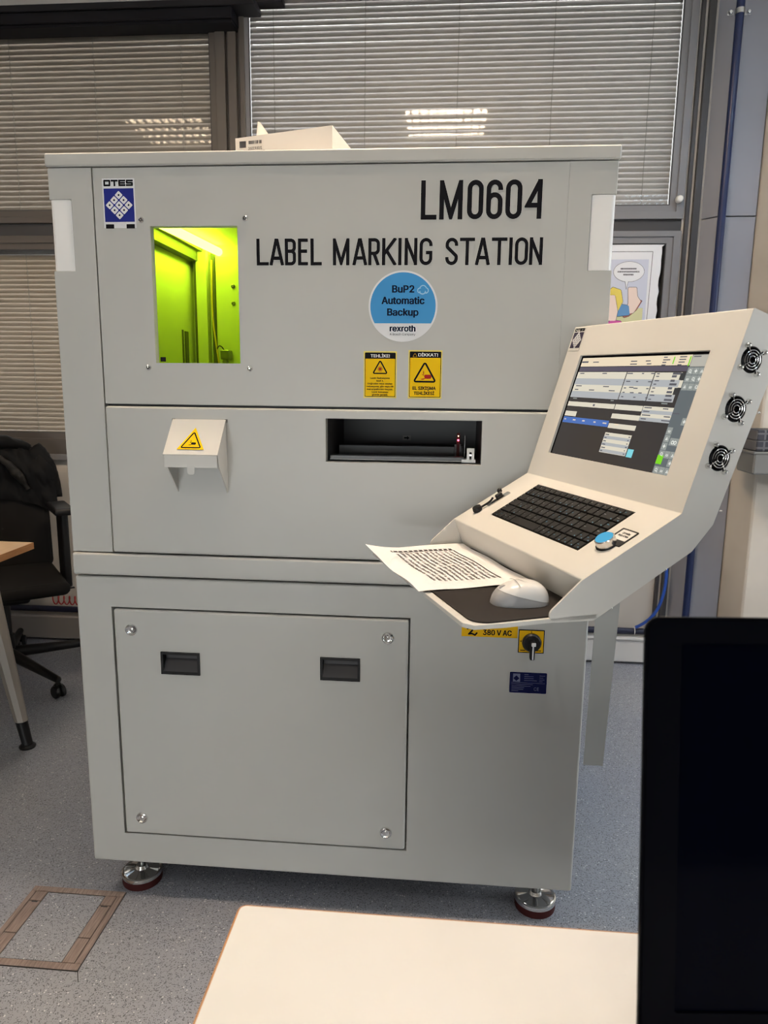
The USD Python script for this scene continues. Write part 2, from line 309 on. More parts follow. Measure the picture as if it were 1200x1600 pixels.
def ring(x0, z0, x1, z1, ix0, iz0, ix1, iz1, y0, y1):
    return tri(mbx(x0, y0, z0, x1, y1, z1)-mbx(ix0, y0-1, iz0, ix1, y1+1, iz1))
def window(n, o, i, fm='frame_grey', label=None):
    """o, i: outer and inner (x0, z0, x1, z1)"""
    w = thing(f'window_{n}', label, None, kind='structure')
    obj('frame', [ring(*o, i[0]-.028, i[1]-.028, i[2]+.028, i[3]+.028, 1.845, 1.93), ring(i[0]-.03, i[1]-.03, i[2]+.03, i[3]+.03, *i, 1.853, 1.93)], fm, w)
    obj('gasket', ring(i[0]-.001, i[1]-.001, i[2]+.001, i[3]+.001, i[0]+.004, i[1]+.004, i[2]-.004, i[3]-.004, 1.8535, 1.86), 'frame_dark', w)
    obj('pane', bx(i[0]-.004, 1.858, i[1]-.004, i[2]+.004, 1.862, i[3]+.004), 'pane_glass', w)
    return w
window(1, (-2.25, 2.105, -.140, 2.985), (-2.19, 2.162, -.212, 2.955), 'frame_grey_shaded')
window(2, (-2.25, .985, -.140, 2.046), (-2.19, 1.092, -.212, 1.985), 'frame_grey_shaded')
for n, x0, x1 in ((5, -1.8, -.3), (6, -.3, 1.2)):  # added windows behind the camera, placed and sized for the daylight they throw
    w = thing(f'window_{n}', None, None, kind='structure')
    obj('frame', tri(mbx(x0, YB-.08, .05, x1, YB-.02, 1.6)-mbx(x0+.05, YB-1, .10, x1-.05, YB+1, 1.55)), 'frame_grey', w); obj('pane', bx(x0+.05, YB-.052, .10, x1-.05, YB-.048, 1.55), 'pane_glass', w)
w = thing('window_7', None, None, kind='structure')  # added unseen window, gives the right side its cool daylight
obj('frame', tri(mbx(XR+.02, -.9, .9, XR+.08, 1.3, 2.3)-mbx(XR-1, -.85, .95, XR+1, .18, 2.25)-mbx(XR-1, .22, .95, XR+1, 1.25, 2.25)), 'frame_grey', w); obj('pane', bx(XR+.048, -.85, .95, XR+.052, 1.25, 2.25), 'pane_glass', w)
w3 = window(3, (-.045, 2.104, 1.945, 3.12), (-.030, 2.162, 1.885, 3.09))
w4 = window(4, (-.045, .985, 1.945, 2.052), (.02, 1.06, 1.885, 2.0))
knob = put(lathe([(0, 0), (.014, 0), (.016, .012), (.014, .03), (.010, .034), (0, .034)], 20), fr((1.918, 1.845, 2.182), (1, 0, 0), (0, 0, 1)))
obj('knob', knob, 'white_plastic', w3)
obj('added_blackout_board', bx(.02, 1.905, 1.06, 1.885, 1.915, 2.0), 'frame_dark', w4)  # added board, blocks the bright sky beside the poster
t = thing('trim_1', None, None, kind='structure')
obj('transom', [cbx(-2.25, 1.862, 2.046, -.140, 1.93, 2.105), cbx(-.045, 1.862, 2.052, 1.945, 1.93, 2.104)], 'frame_dark', t)
obj('mullion', [bx(-.140, 1.87, .97, -.045, 1.93, 3.02), cbx(-.128, 1.848, .97, -.088, 1.90, 3.02), cbx(-.072, 1.843, .97, -.048, 1.90, 3.02)], 'frame_grey_shaded', t)
obj('jamb', [bx(1.945, 1.865, .0, 2.03, 1.95, 3.15), cbx(1.955, 1.845, .0, 1.972, 1.90, 3.15), cbx(1.985, 1.84, .0, 2.015, 1.90, 3.15)], 'frame_dark', t)
obj('sill', [cbx(-2.25, 1.835, .955, 1.945, 1.95, .985)], 'frame_grey', t)
t = thing('trim_2', None, None, kind='structure')
obj('header_rail', [cbx(-2.6, 1.75, 2.932, -.075, 1.86, 2.978, .004), bx(-2.6, 1.765, 2.92, -.08, 1.86, 2.935)], 'header_black', t)
obj('header_box', [cbx(-2.6, 1.74, 2.978, .030, 1.86, 3.005, .003), cbx(-.02, 1.80, 3.012, .14, 1.86, 3.04, .003)], 'header_edge', t)

# blinds between the panes: every slat a part
def blind(label, sm, x0, x1, z0, z1, pitch, cords, yb=1.885, tilt=72):
    b = thing('window_blind', label, 'window blind', (0, 0, 0), group=None)
    n = int((z1-z0-.02)/pitch); w = pitch*1.22
    a = math.radians(tilt); prof = []
    for k in range(7):
        q = (k/6-.5); s = q*w; h = .0022*(1-4*q*q)
        prof.append((s*math.cos(a)-h*math.sin(a), s*math.sin(a)+h*math.cos(a)))
    up = [(y, z+.0) for y, z in prof]
    for i in range(n):
        zc = z1-.022-pitch*(i+.5)
        jit = rng.uniform(-.0005, .0005)
        v = []; f = []
        for (y, z) in up:
            v += [(x0+.0008, yb+y, zc+z+jit), (x1-.0008, yb+y, zc+z-jit*.6)]
        m = len(up)
        for (y, z) in up:
            v += [(x0+.0008, yb+y+.0004, zc+z+jit), (x1-.0008, yb+y+.0004, zc+z-jit*.6)]
        for k in range(m-1):
            p = 2*k; f += [[p, p+1, p+3], [p, p+3, p+2]]; p += 2*m; f += [[p, p+3, p+1], [p, p+2, p+3]]
        obj('slat', trimesh.Trimesh(v, f, process=False), sm, b, smooth=True)
    obj('headrail', bx(x0, yb-.014, z1-.02, x1, yb+.014, z1), 'frame_grey', b)
    zb = z1-.022-pitch*n-.006
    obj('bottom_rail', cbx(x0+.0008, yb-.012, min(zb-.008, z0+.0005), x1-.0008, yb+.012, zb+.004, .002), sm, b)
    for xc in cords:
        obj('ladder_cord', rod((xc, yb-.0155, zb), (xc, yb-.0155, z1-.02), .0013, 6), 'cord', b)
    return b
blind('closed blind with shade-toned slats in the left window, above the transom', 'slat_shaded_taupe', -2.189, -.2125, 2.1625, 2.9545, .0239, (-1.6, -1.18, -.77, -.352))
blind('closed narrow-slat blind in the lower left window behind the chair', 'slat_shaded_beige', -2.189, -.2125, 1.0925, 1.9845, .0226, (-1.95, -1.17, -.6))
blind('wide pale closed blind above and behind the machine, right of the mullion', 'slat_pale', -.0295, 1.8845, 2.1625, 3.0895, .0236, (.083, .502, .921, 1.341, 1.763))

# poster behind the lower right pane
po = thing('poster', 'cartoon poster with a speech bubble in the window behind the control console', 'poster')
edge = [(1.878, 1.994)]
rr = random.Random(3)
for k in range(24): edge.append((1.868-.0006*k+rr.uniform(-.004, .004), 1.985-.028*k))
pp = Polygon([(1.25, 1.994)]+edge+[(1.85, 1.30), (1.25, 1.30)])
PY = 1.853
def toon(name, sh, m, lift):
    obj(name, on_front(ext(sh, .0003), 0, 0, PY-lift), m, po)
toon('sheet', pp, 'poster_paper', .0005)
toon('border_line', LineString([(1.25, 1.964), (1.827, 1.964), (1.815, 1.32)]).buffer(.0011), 'toon_line', .0009)
toon('picture_wall', sbox(1.28, 1.40, 1.812, 1.930), 'toon_wall', .0009)
toon('picture_floor', sbox(1.28, 1.36, 1.800, 1.715), 'toon_floor', .0011)
def bubble(cx, cz, rx, rz, tail):
    e = affinity.scale(Point(0, 0).buffer(1, 24), rx, rz); e = affinity.translate(e, cx, cz)
    return e.union(Polygon(tail))
bs = [bubble(1.726, 1.876, .068, .044, [(1.712, 1.84), (1.727, 1.84), (1.719, 1.80)]), bubble(1.585, 1.868, .062, .04, [(1.56, 1.84), (1.575, 1.84), (1.56, 1.80)])]
for e in bs:
    toon('bubble_outline', e.buffer(.0014), 'toon_line', .0013); toon('speech_bubble', e, 'poster_paper', .0017)
marks = []
for (cx, z, w) in ((1.724, 1.889, .072), (1.724, 1.876, .098), (1.724, 1.863, .044), (1.585, 1.874, .07), (1.585, 1.86, .06)):
    x = cx-w/2
    while x < cx+w/2:
        l = rr.uniform(.003, .007); marks.append(sbox(x, z-.0032, x+l*.7, z+.0032)); x += l
toon('bubble_lettering', unary_union(marks), 'toon_line', .0021)
blob = lambda pts, r=.012: Polygon(pts).buffer(r).buffer(-r*.4)
def figure(name, sh, m, lift):
    toon(name+'_outline', sh.buffer(.0018), 'toon_line', lift); toon(name, sh, m, lift+.0004)
figure('chair_back', blob([(1.775, 1.72), (1.79, 1.755), (1.765, 1.71), (1.735, 1.685), (1.72, 1.68)]), 'toon_red', .0013)
figure('man', blob([(1.735, 1.80), (1.76, 1.80), (1.765, 1.765), (1.78, 1.745), (1.755, 1.70), (1.725, 1.695), (1.74, 1.735)]), 'toon_skin', .0015)
figure('trousers', blob([(1.70, 1.725), (1.73, 1.72), (1.735, 1.69), (1.69, 1.685)]), 'toon_blue', .0017)
figure('blond_hair', blob([(1.66, 1.80), (1.69, 1.79), (1.70, 1.745), (1.685, 1.71), (1.665, 1.73), (1.645, 1.76), (1.645, 1.785)]), 'toon_yellow', .0019)
figure('woman', blob([(1.645, 1.765), (1.665, 1.765), (1.68, 1.70), (1.675, 1.665), (1.635, 1.665), (1.635, 1.72)]), 'toon_skin', .0023)
figure('skirt', blob([(1.665, 1.655), (1.70, 1.65), (1.70, 1.60), (1.64, 1.60), (1.64, 1.64)]), 'toon_pink', .0021)
figure('second_man', blob([(1.585, 1.80), (1.615, 1.815), (1.62, 1.79), (1.60, 1.75), (1.575, 1.74)]), 'toon_skin', .0015)
figure('desk', blob([(1.56, 1.66), (1.63, 1.665), (1.65, 1.63), (1.56, 1.61)]), 'toon_brown', .0015)

# grey sheet-steel column, pipe, plastered pillar
col = thing('column', 'tall blue-grey sheet-steel clad column behind the blue pipe', 'column')
for z0, z1 in ((0, 2.098), (2.103, 3.19)):
    obj('panel', put(ext(Polygon([(2.018, 1.875), (2.075, 1.80), (2.085, 1.795), (2.240, 1.795), (2.243, 1.875)]), z1-z0), fr((0, 0, z0), (1, 0, 0), (0, 1, 0))), 'column_grey', col)
bp = thing('blue_pipe', 'dark blue vertical pipe clamped in front of the grey column', 'pipe')
obj('pipe', rod((2.083, 1.76, 0), (2.083, 1.76, 3.19), .0165, 20), 'pipe_blue', bp, label='blue painted pipe')
for zc in (2.90, .9):
    obj('clamp', [put(lathe([(.0165, -.010), (.0195, -.010), (.0195, .010), (.0165, .010)], 24), fr((2.083, 1.76, zc), (1, 0, 0), (0, 1, 0))), bx(2.078, 1.775, zc-.01, 2.088, 1.797, zc+.01)], 'steel', bp)
    for s in (-1, 1):
        obj('bolt', put(lathe([(0, 0), (.009, 0), (.009, .008), (.006, .014), (0, .015)], 10), fr((2.083+s*.037, 1.772, zc), (1, 0, 0), (0, 0, 1))), 'chrome', bp)
        obj('clamp_ear', bx(min(2.083+s*.022, 2.083+s*.047), 1.771, zc-.009, max(2.083+s*.022, 2.083+s*.047), 1.775, zc+.009), 'steel', bp)
pl = ext(Polygon([(2.247, 1.86), (2.247, 1.80), (2.290, 1.65), (2.30, 1.645), (3.3, 1.645), (3.3, 1.86)]), 3.19)
pl = pl.subdivide_to_size(.12); pv = pl.vertices.copy()
k_ = (meshkit.fbm(pv*A([9, 9, 4]), 3, 5)-.5)*.007; pv[:, 0] -= np.where(pv[:, 0] < 2.32, k_, 0); pv[:, 1] -= np.where(pv[:, 1] < 1.7, k_, 0)
pl.vertices = pv
struct('pillar', pl, 'plaster', label='beige plastered pillar with bumpy edges right of the grey column')
bk = thing('wall_bracket', 'grey metal bracket box on the plastered pillar at the right picture edge', 'bracket')
obj('tray', [cbx(2.203, 1.47, .998, 2.62, 1.645, 1.09, .006), cbx(2.197, 1.466, 1.083, 2.625, 1.645, 1.094, .003)], 'bracket_grey', bk)
obj('foot', put(ext(Polygon([(1.50, .998), (1.644, .998), (1.644, .93)]), .12), fr((2.36, 0, 0), (0, 1, 0), (0, 0, 1))), 'bracket_grey', bk)
obj('folded_blanket', [rbx(2.208, 1.475, 1.0945, 2.61, 1.64, 1.142, .008), rbx(2.206, 1.473, 1.139, 2.612, 1.64, 1.185, .008)], 'plaid',
    label='folded dark plaid cloth lying on the grey wall bracket', cat='cloth')

# skirting trunking, horizontal pipe, hoses
obj('cable_trunking', [cbx(1.30, 1.795, .012, 1.942, 1.858, .14, .006), cbx(1.30, 1.785, .128, 1.942, 1.858, .142, .004)], 'trunk_white', label='white skirting trunking along the wall behind the console post', cat='trunking')
obj('cable_trunking', [cbx(-3.2, 1.79, .012, 1.29, 1.858, .136, .006)], 'trunk_steel', label='brownish metal skirting trunking along the wall behind the chair', cat='trunking')
hp = thing('wall_pipe', 'dark navy pipe running along the wall just above the skirting trunking', 'pipe')
obj('pipe', rod((-3.2, 1.815, .168), (2.01, 1.815, .168), .016, 16), 'pipe_navy', hp)
for x in (-1.6, -.4, .8, 1.6):
    obj('bracket', bx(x-.01, 1.825, .15, x+.01, 1.86, .186), 'pipe_navy', hp)
def spline(P, n=40):
    from scipy.interpolate import CubicSpline
    P = A(P, float); t = np.r_[0, np.cumsum(np.linalg.norm(np.diff(P, axis=0), axis=1))]
    return CubicSpline(t, P)(np.linspace(0, t[-1], n))
bh = thing('blue_hose', 'thin bright blue hose curving down to the navy wall pipe', 'hose')
obj('hose', tubem(spline([(1.97, 1.80, .62), (1.985, 1.785, .48), (1.975, 1.78, .36), (1.94, 1.785, .265), (1.90, 1.79, .22), (1.862, 1.795, .195)]), .0075, 10), 'hose_blue', bh)
obj('cable_tie', [torus(.0175, .002), ], 'tie_white', bh) if False else obj('cable_tie', put(torus(.0185, .0022), fr((1.862, 1.815, .168), (0, 1, 0), (0, 0, 1))), 'tie_white', bh)
th = np.linspace(0, 2*np.pi*5, 160)
obj('coiled_hose', tubem(np.stack([-1.12+.030*th/np.pi/2, 1.80-.022*np.sin(th)*.6, .222+.022*np.cos(th)], 1), .0035, 8), 'hose_red', label='coiled red air hose on the wall behind the chair seat', cat='hose')

# ceiling lamps: louvred boxes with four tubes
lamp_mats = {}
for i, (lx, ly, colr, rad) in enumerate(LAMPS):
    key = f'lamp_tube_{i}'; glow(key, colr, rad)
    where = ('left', 'middle', 'right')[i % 3]+(' row by the windows' if i < 3 else ' row over the desk')
    L = thing('ceiling_light', f'square louvred ceiling light with four tubes, {where}', 'ceiling light', (lx, ly, CEIL))
    obj('housing', [bx(-.30, -.30, -.012, .30, .30, -.001), bx(-.30, -.30, -.07, -.29, .30, -.01), bx(.29, -.30, -.07, .30, .30, -.01), bx(-.29, -.30, -.07, .29, -.29, -.01), bx(-.29, .29, -.07, .29, .30, -.01)], 'ceiling_white', L)
    for k in range(4):
        yc = (k-1.5)*.14
        obj('tube', put(m3.Manifold.cylinder(.54, .026, .026, 10), fr((-.27, yc, -.040), (0, 1, 0), (0, 0, 1))), key, L, smooth=60)
    obj('louvre', [put(ext(Polygon([(-.030, -.066), (.030, -.066), (.006, -.03), (-.006, -.03)]), .58), fr((-.29, (k-2)*.14, 0), (0, 1, 0), (0, 0, 1))) for k in range(1, 4)]+[bx(-.29+.058*k-.004, -.29, -.080, -.29+.058*k+.004, .29, -.0665) for k in range(1, 10)], 'louvre_white', L)

# ------------------------------------------------------------------ the marking machine
MW, MT = 1.25, 1.853
M = thing('marking_machine', 'large light grey label marking station with a yellow-green window', 'machine')
# upper shell: outer casing behind the front skins
PAINT = 'machine_paint'
obj('side_panel', [cbx(0, .05, .944, .018, .90, 1.8225, .002)], PAINT, M); obj('side_panel', [cbx(1.232, .05, .944, 1.25, .90, 1.8225, .002)], PAINT, M)
obj('rear_panel', bx(.018, .882, .944, 1.232, .90, 1.8225), PAINT, M)
obj('top_cap', cbx(-.004, -.004, 1.8245, 1.254, .905, MT, .003), PAINT, M)
def flip(m):
    m = tri(m).copy(); m.apply_scale((-1, 1, 1)); m.apply_translation((MW, 0, 0))
    if m.volume < 0: m.invert()
    return m
pil = tri(m3.Manifold.batch_hull([m3.Manifold.cylinder(.8777, .002, .002, 12).translate((x, y, .9445)) for x in (.002, .0995) for y in (.002, .05)])-mbx(-1, -1, 1.6015, .0515, .045, 1.756))
ins = Polygon([(.0005, .044), (.0005, .010)]+[(.0105-.010*math.cos(q), .0105-.010*math.sin(q)) for q in np.linspace(0, math.pi/2, 7)]+[(.038, .0008), (.0500, .0042), (.0505, .044)])
ins = put(ext(ins, .1535), fr((0, 0, 1.602), (1, 0, 0), (0, 1, 0)))
obj('corner_pillar', pil, PAINT, M); obj('corner_pillar', flip(pil), PAINT, M)
obj('corner_light', ins, 'diffuser_white', M, label='milky white corner light insert'); obj('corner_light', flip(ins), 'diffuser_white', M, label='milky white corner light insert')
door = mbx(.1045, 0, 1.3035, 1.1495, .02, 1.8215)-mbx(.2315, -1, 1.3985, .4305, 1, 1.6975)
ud = obj('upper_door', tri(door), PAINT, M)
obj('laser_window', bx(.222, .0205, 1.389, .440, .024, 1.707), 'laser_glass', M, label='yellow-green laser safety glass')
def screw(x, z, r=.006):
    return on_front(join([lathe([(0, .004), (r*.35, .0042), (r*.45, .0015), (r*.6, .005), (r, .003), (r*1.05, 0)], 16)]), x, z, 0)
for x, z in ((.212, 1.711), (.449, 1.713), (.2135, 1.388), (.4525, 1.387)):
    obj('screw', screw(x, z), 'chrome', M)
slot = mbx(.629, -1, 1.177, .985, 1, 1.2768)
obj('middle_panel', tri(man(rbx(.1045, -.006, .9455, 1.1495, .02, 1.2980, .006, 16))-slot), PAINT, M)
obj('seal', [bx(.1, .022, .945, 1.152, .03, .96), bx(.1, .021, 1.296, .62, .03, 1.308), bx(.62, .021, 1.296, 1.152, .03, 1.308), bx(.1005, .03, .945, .1045, .04, 1.822), bx(1.1495, .03, .945, 1.1535, .04, 1.822)], 'black_vinyl', M)
obj('band', rbx(0, -.008, .8875, 1.25, .90, .9420, .006, 16), PAINT, M)
# lower cabinet
cab = man(rbx(0, 0, .10, 1.25, .90, .8820, .006, 16))-mbx(.0895, -1, .1855, .8315, .03, .8050)
obj('cabinet', tri(cab), PAINT, M)
HND = ((.212, .637, .311, .695), (.613, .640, .711, .6985))
dm = man(rbx(.0945, -.003, .1885, .8275, .022, .8005, .006, 16))
for x0, z0, x1, z1 in HND: dm = dm-mbx(x0+.005, -1, z0+.007, x1-.005, .014, z1-.005)
dr = obj('door', tri(dm), PAINT, M)
for x, z in ((.139, .749), (.778, .754), (.779, .236), (.141, .235)):
    lk = lathe([(0, .004), (.0035, .004), (.0045, .002), (.0085, .0025), (.0115, .0055), (.0145, .004), (.0155, .0)], 24)
    obj('lock', on_front(join([lk, put(bx(-.001, -.004, .0035, .001, .004, .0055), np.eye(4))]), x, z, -.003), 'chrome', dr)
for x0, z0, x1, z1 in HND:
    fr_ = tri(mbx(x0, -.007, z0, x1, .001, z1)-mbx(x0+.006, -1, z0+.008, x1-.006, 1, z1-.006))
    h = obj('pull_handle', fr_, 'black_plastic', dr)
    # pocket with a slanted floor
    sl = ext(Polygon([(-.006, z0+.008), (.013, z0+.036), (.0135, z1-.005), (.0138, z1-.005), (.0138, z0+.007), (-.006, z0+.007)]), x1-x0-.0104)
    obj('pocket', put(sl, fr((x0+.0052, 0, 0), (0, 1, 0), (0, 0, 1))), 'handle_inner', h)
    obj('pocket_lining', tri(mbx(x0+.0051, -.004, z0+.0071, x1-.0051, .0138, z1-.0051)-mbx(x0+.0061, -1, z0, x1-.0061, 1, z1-.0061)), 'black_plastic', h)
# feet
def foot(x, y):
    rub = lathe([(0, 0), (.052, 0), (.053, .004), (.053, .021), (0, .021)], 36)
    cap = lathe([(0.0, .021), (.0535, .021), (.0545, .025), (.0535, .031), (.050, .033), (.046, .031), (.018, .037), (.014, .045), (0, .045)], 36)
    ribs = [put(bx(.014, -.0018, .030, .047, .0018, .0365), trimesh.transformations.rotation_matrix(a, [0, 0, 1])) for a in np.arange(8)*math.pi/4]
    T = fr((x, y, 0), (1, 0, 0), (0, 1, 0))
    f = obj('levelling_foot', put(join([cap]+ribs), T), 'chrome', M)
    obj('rubber_base', put(rub, T), 'rubber_red', f); obj('stem', put(put(cyl(.009, .07, 16), T), fr((0, 0, .04), (1, 0, 0), (0, 1, 0))), 'zinc_dark', f)
for x, y in ((.100, .068), (1.172, .071), (.10, .83), (1.172, .83)): foot(x, y)
# chamber seen through the window
obj('chamber_wall', [bx(.02, .055, 1.31, .03, .84, 1.81), bx(.02, .84, 1.31, .80, .85, 1.81), bx(.80, .03, 1.31, .81, .85, 1.81), bx(.02, .03, 1.298, .81, .85, 1.31), bx(.02, .03, 1.81, .81, .85, 1.822),
                     bx(.1, .026, 1.70, .81, .03, 1.82), bx(.1, .026, 1.30, .225, .03, 1.7), bx(.437, .026, 1.30, .81, .03, 1.7), bx(.225, .026, 1.30, .437, .03, 1.395)], 'chamber_white', M)
obj('chamber_panel', [cbx(.115, .822, 1.32, .60, .84, 1.775, .002), bx(.055, .80, 1.31, .09, .835, 1.81)], 'chamber_white', M)
obj('chamber_seam_and_shadow', [bx(.045, .806, 1.31, .053, .838, 1.78), bx(.099, .824, 1.31, .112, .838, 1.785), bx(.03, .716, 1.31, .033, .726, 1.525), bx(.03, .74, 1.31, .034, .768, 1.522)], 'chamber_shade_grey', M)  # last two strips are a shadow on the left wall, modelled dark
obj('chamber_bracket', [bx(.030, .30, 1.755, .062, .80, 1.80), bx(.062, .34, 1.785, .080, .84, 1.808)], 'chamber_shade_grey', M)  # shade of the bracket underside is put into its dark colour
obj('light_tube', rod((.098, .36, 1.788), (.128, .825, 1.788), .0135, 12), 'tube_inside', M, label='white glowing light tube')
for z in (1.676, 1.62):
    obj('bolt', put(screw(0, 0, .007), fr((.176, .8205, z), (1, 0, 0), (0, 1, 0))), 'zinc_dark', M)
obj('cable', [tubem(spline([(.105, .815, 1.76), (.104, .812, 1.62), (.11, .81, 1.52), (.118, .81, 1.46), (.116, .81, 1.32)]), .0028, 8)], 'cable_yellow', M)
obj('cable', [tubem(spline([(.118, .81, 1.468), (.13, .80, 1.478), (.146, .80, 1.462)], 16), .002, 6)], 'black_plastic', M)
obj('valve_block', [cbx(.137, .78, 1.432, .168, .82, 1.464, .003), put(cyl(.008, .02, 14), FRONT(.152, 1.425, .80))], 'zinc_dark', M)
obj('glass_corner_mark', bx(.2345, .0195, 1.402, .247, .0203, 1.412), 'black_print', M)
# slot with its rail and sensor
sb = obj('feed_slot', [bx(.617, .02, 1.165, .629, .29, 1.289), bx(.985, .02, 1.165, .997, .29, 1.289), bx(.617, .29, 1.165, .997, .30, 1.289), bx(.617, .02, 1.277, .997, .29, 1.289), bx(.617, .02, 1.165, .997, .29, 1.177)], 'slot_dark', M, label='dark recessed feed slot')
obj('rail', [cbx(.634, .022, 1.180, .947, .05, 1.1905, .001), bx(.634, .05, 1.179, .947, .075, 1.186)], 'alu', sb)
obj('rail_edge', rod((.634, .0215, 1.1812), (.947, .0215, 1.1812), .0013, 8), 'alu_edge', sb)
obj('rear_rail', bx(.64, .13, 1.178, .947, .16, 1.205), 'slot_floor', sb)
obj('sensor', [tri(mbx(.9535, .018, 1.186, .9705, .03, 1.2125)-mbx(.9595, 0, 1.18, .9645, 1, 1.2035)), bx(.942, .02, 1.179, .974, .05, 1.186)], 'white_plastic', sb)
obj('sensor_bolt', put(cyl(.0028, .006, 10), FRONT(.962, 1.196, .03)), 'steel', sb)
obj('sensor_plate', bx(.9487, .06, 1.19, .9496, .065, 1.238), 'alu_edge', sb)
obj('led_holder', bx(.926, .105, 1.178, .942, .12, 1.214), 'slot_dark', sb)
obj('indicator', put(trimesh.creation.icosphere(2, .0026), fr((.9345, .10, 1.2245), (1, 0, 0), (0, 1, 0))), 'led_red', sb, label='glowing red indicator')
obj('indicator', put(trimesh.creation.icosphere(2, .0016), fr((.9345, .10, 1.2345), (1, 0, 0), (0, 1, 0))), 'led_amber', sb)
obj('indicator_stem', [bx(.931, .104, 1.178, .938, .112, 1.241)], 'rubber_red', sb)
ar = Polygon([(-.007, -.002), (.001, -.002), (.001, -.005), (.0075, 0), (.001, .005), (.001, .002), (-.007, .002)])
obj('arrow_mark', on_front(ext(sbox(-.011, -.0065, .011, .0065), .0003), .80, 1.214, .2898), 'slot_mark', sb); obj('arrow', on_front(ext(ar, .0003), .80, 1.214, .2893), 'black_print', sb)

# lettering and stickers
for m_ in title([('L', .837, .871), ('M', .877, .9265), ('0', .9365, .9705), ('6', .977, 1.0115), ('0', 1.0180, 1.0525), ('4', 1.0585, 1.0945)], .0795): obj('title_letter', on_front(m_, 0, 1.7078), 'black_print', M)
row = [('L', .4735, .5005), ('A', .5025, .535), ('B', .5375, .562), ('E', .567, .589), ('L', .595, .620), ('M', .645, .6815), ('A', .6885, .721), ('R', .7235, .749), ('K', .754, .7865), ('I', .7885, .7975), ('N', .8035, .831), ('G', .836, .864),
       ('S', .8925, .9195), ('T', .9235, .9555), ('A', .957, .989), ('T', .992, 1.025), ('I', 1.0285, 1.0375), ('O', 1.042, 1.070), ('N', 1.073, 1.101)]
for m_ in title(row, .0565): obj('title_letter', on_front(m_, 0, 1.6135), 'black_print', M)
def emblem(parent, w, h, place, blue, flat, n=3, plate='label_white'):
    """white plate, wordmark, square with a lattice of rounded diamonds; origin bottom left"""
    P = lambda sh, lift, d=.0002: place(ext(sh, d), lift)
    o = obj('emblem', P(sbox(0, 0, w, h), .0002), plate, parent)
    q0, q1 = h*.125, h*.80
    obj('emblem_field', P(sbox(w*.04, q0, w*.96, q1), .0005), blue, o)
    cx, cy, s = w/2, (q0+q1)/2, min(w*.9, q1-q0)*.98/ (2*n)
    dia = []; dots = []
    for i in range(n):
        for j in range(n):
            x = cx+(i-j)*s; y = cy+(i+j-(n-1))*s*flat
            d = affinity.scale(affinity.rotate(rrect(-.5, -.5, .5, .5, .16), 45), 1.22*s, 1.22*s*flat, origin=(0, 0))
            dia.append(affinity.translate(d, x, y)); dots.append(affinity.translate(affinity.scale(affinity.rotate(rrect(-.5, -.5, .5, .5, .16), 45), .34*s, .34*s*flat, origin=(0, 0)), x, y))
    obj('emblem_lattice', P(unary_union(dia), .0008), 'label_white', o); obj('emblem_lattice_hole', P(unary_union(dots), .0011), 'text_navy', o)
    cw, chh, sw = w*.212, h*.128, h*.036
    for k, ch in enumerate('OTES'):
        a, b, c, d, m_ = sw/2, cw-sw/2, sw/2, chh-sw/2, chh/2
        L = {'O': [[(a, c), (b, c), (b, d), (a, d), (a, c), (b, c)]], 'T': [[(0, d), (cw, d)], [(cw/2, 0), (cw/2, d)]], 'E': [[(cw, d), (a, d), (a, c), (cw, c)], [(a, m_), (cw*.95, m_)]], 'S': [[(b+sw/2, d), (a, d), (a, m_), (b, m_), (b, c), (0, c)]]}[ch]
        g = unary_union([LineString(l).buffer(sw/2, cap_style=2, join_style=1 if ch in 'OS' else 2) for l in L])
        obj('wordmark_letter', place(ext(affinity.translate(g, w*.045+k*w*.233, h*.845), .0002), .0006), 'black_print', o)
    return o
e = emblem(M, .0745, .1045, lambda m, l: on_front(m, .1255, 1.6945, -l), 'logo_blue', .97)
for x in (.004, .052):
    obj('emblem_caption', on_front(ext(sbox(x, .0, x+.019, .009), .0002), .1255, 1.6935, -.0006), 'black_print', e)
# round sticker
rs = obj('round_sticker', on_front(ext(Point(0, 0).buffer(.0765, 40), .0003), .8015, 1.526, -.0002), 'label_white', M)
inner = Point(0, 0).buffer(.0725, 40)
obj('sticker_field', on_front(ext(inner.intersection(sbox(-1, -.0365, 1, 1)), .0002), .8015, 1.526, -.0006), 'label_blue', rs)
obj('sticker_text', on_front(join([text_fit('BuP2', .0485, .0145, .0002, True, .0, .030), text_fit('Automatic', .0945, .0145, .0002, True, .0, .0055), text_fit('Backup', .069, .0145, .0002, True, .0, -.0195)]), .8015, 1.526, -.0009), 'text_navy', rs)
obj('sticker_text', on_front(join([text_fit('rexroth', .057, .0125, .0002, True, .0, -.0535), text_fit('A Bosch Company', .057, .0046, .0002, False, .0, -.0625)]), .8015, 1.526, -.0007), 'text_navy', rs)
g_ = unary_union([LineString(arc(.044, .037, .0075, .0075, 20, 160)).buffer(.0011), LineString(arc(.037, .034, .005, .005, 80, 260)).buffer(.0011), LineString(arc(.050, .034, .0055, .0055, -80, 60)).buffer(.0011), LineString(arc(.043, .031, .006, .0045, 170, 330)).buffer(.0013), Polygon([(.046, .028), (.053, .027), (.049, .034)])])
obj('sticker_cloud', on_front(ext(g_, .0002), .8015, 1.526, -.0009), 'label_pale_blue', rs)

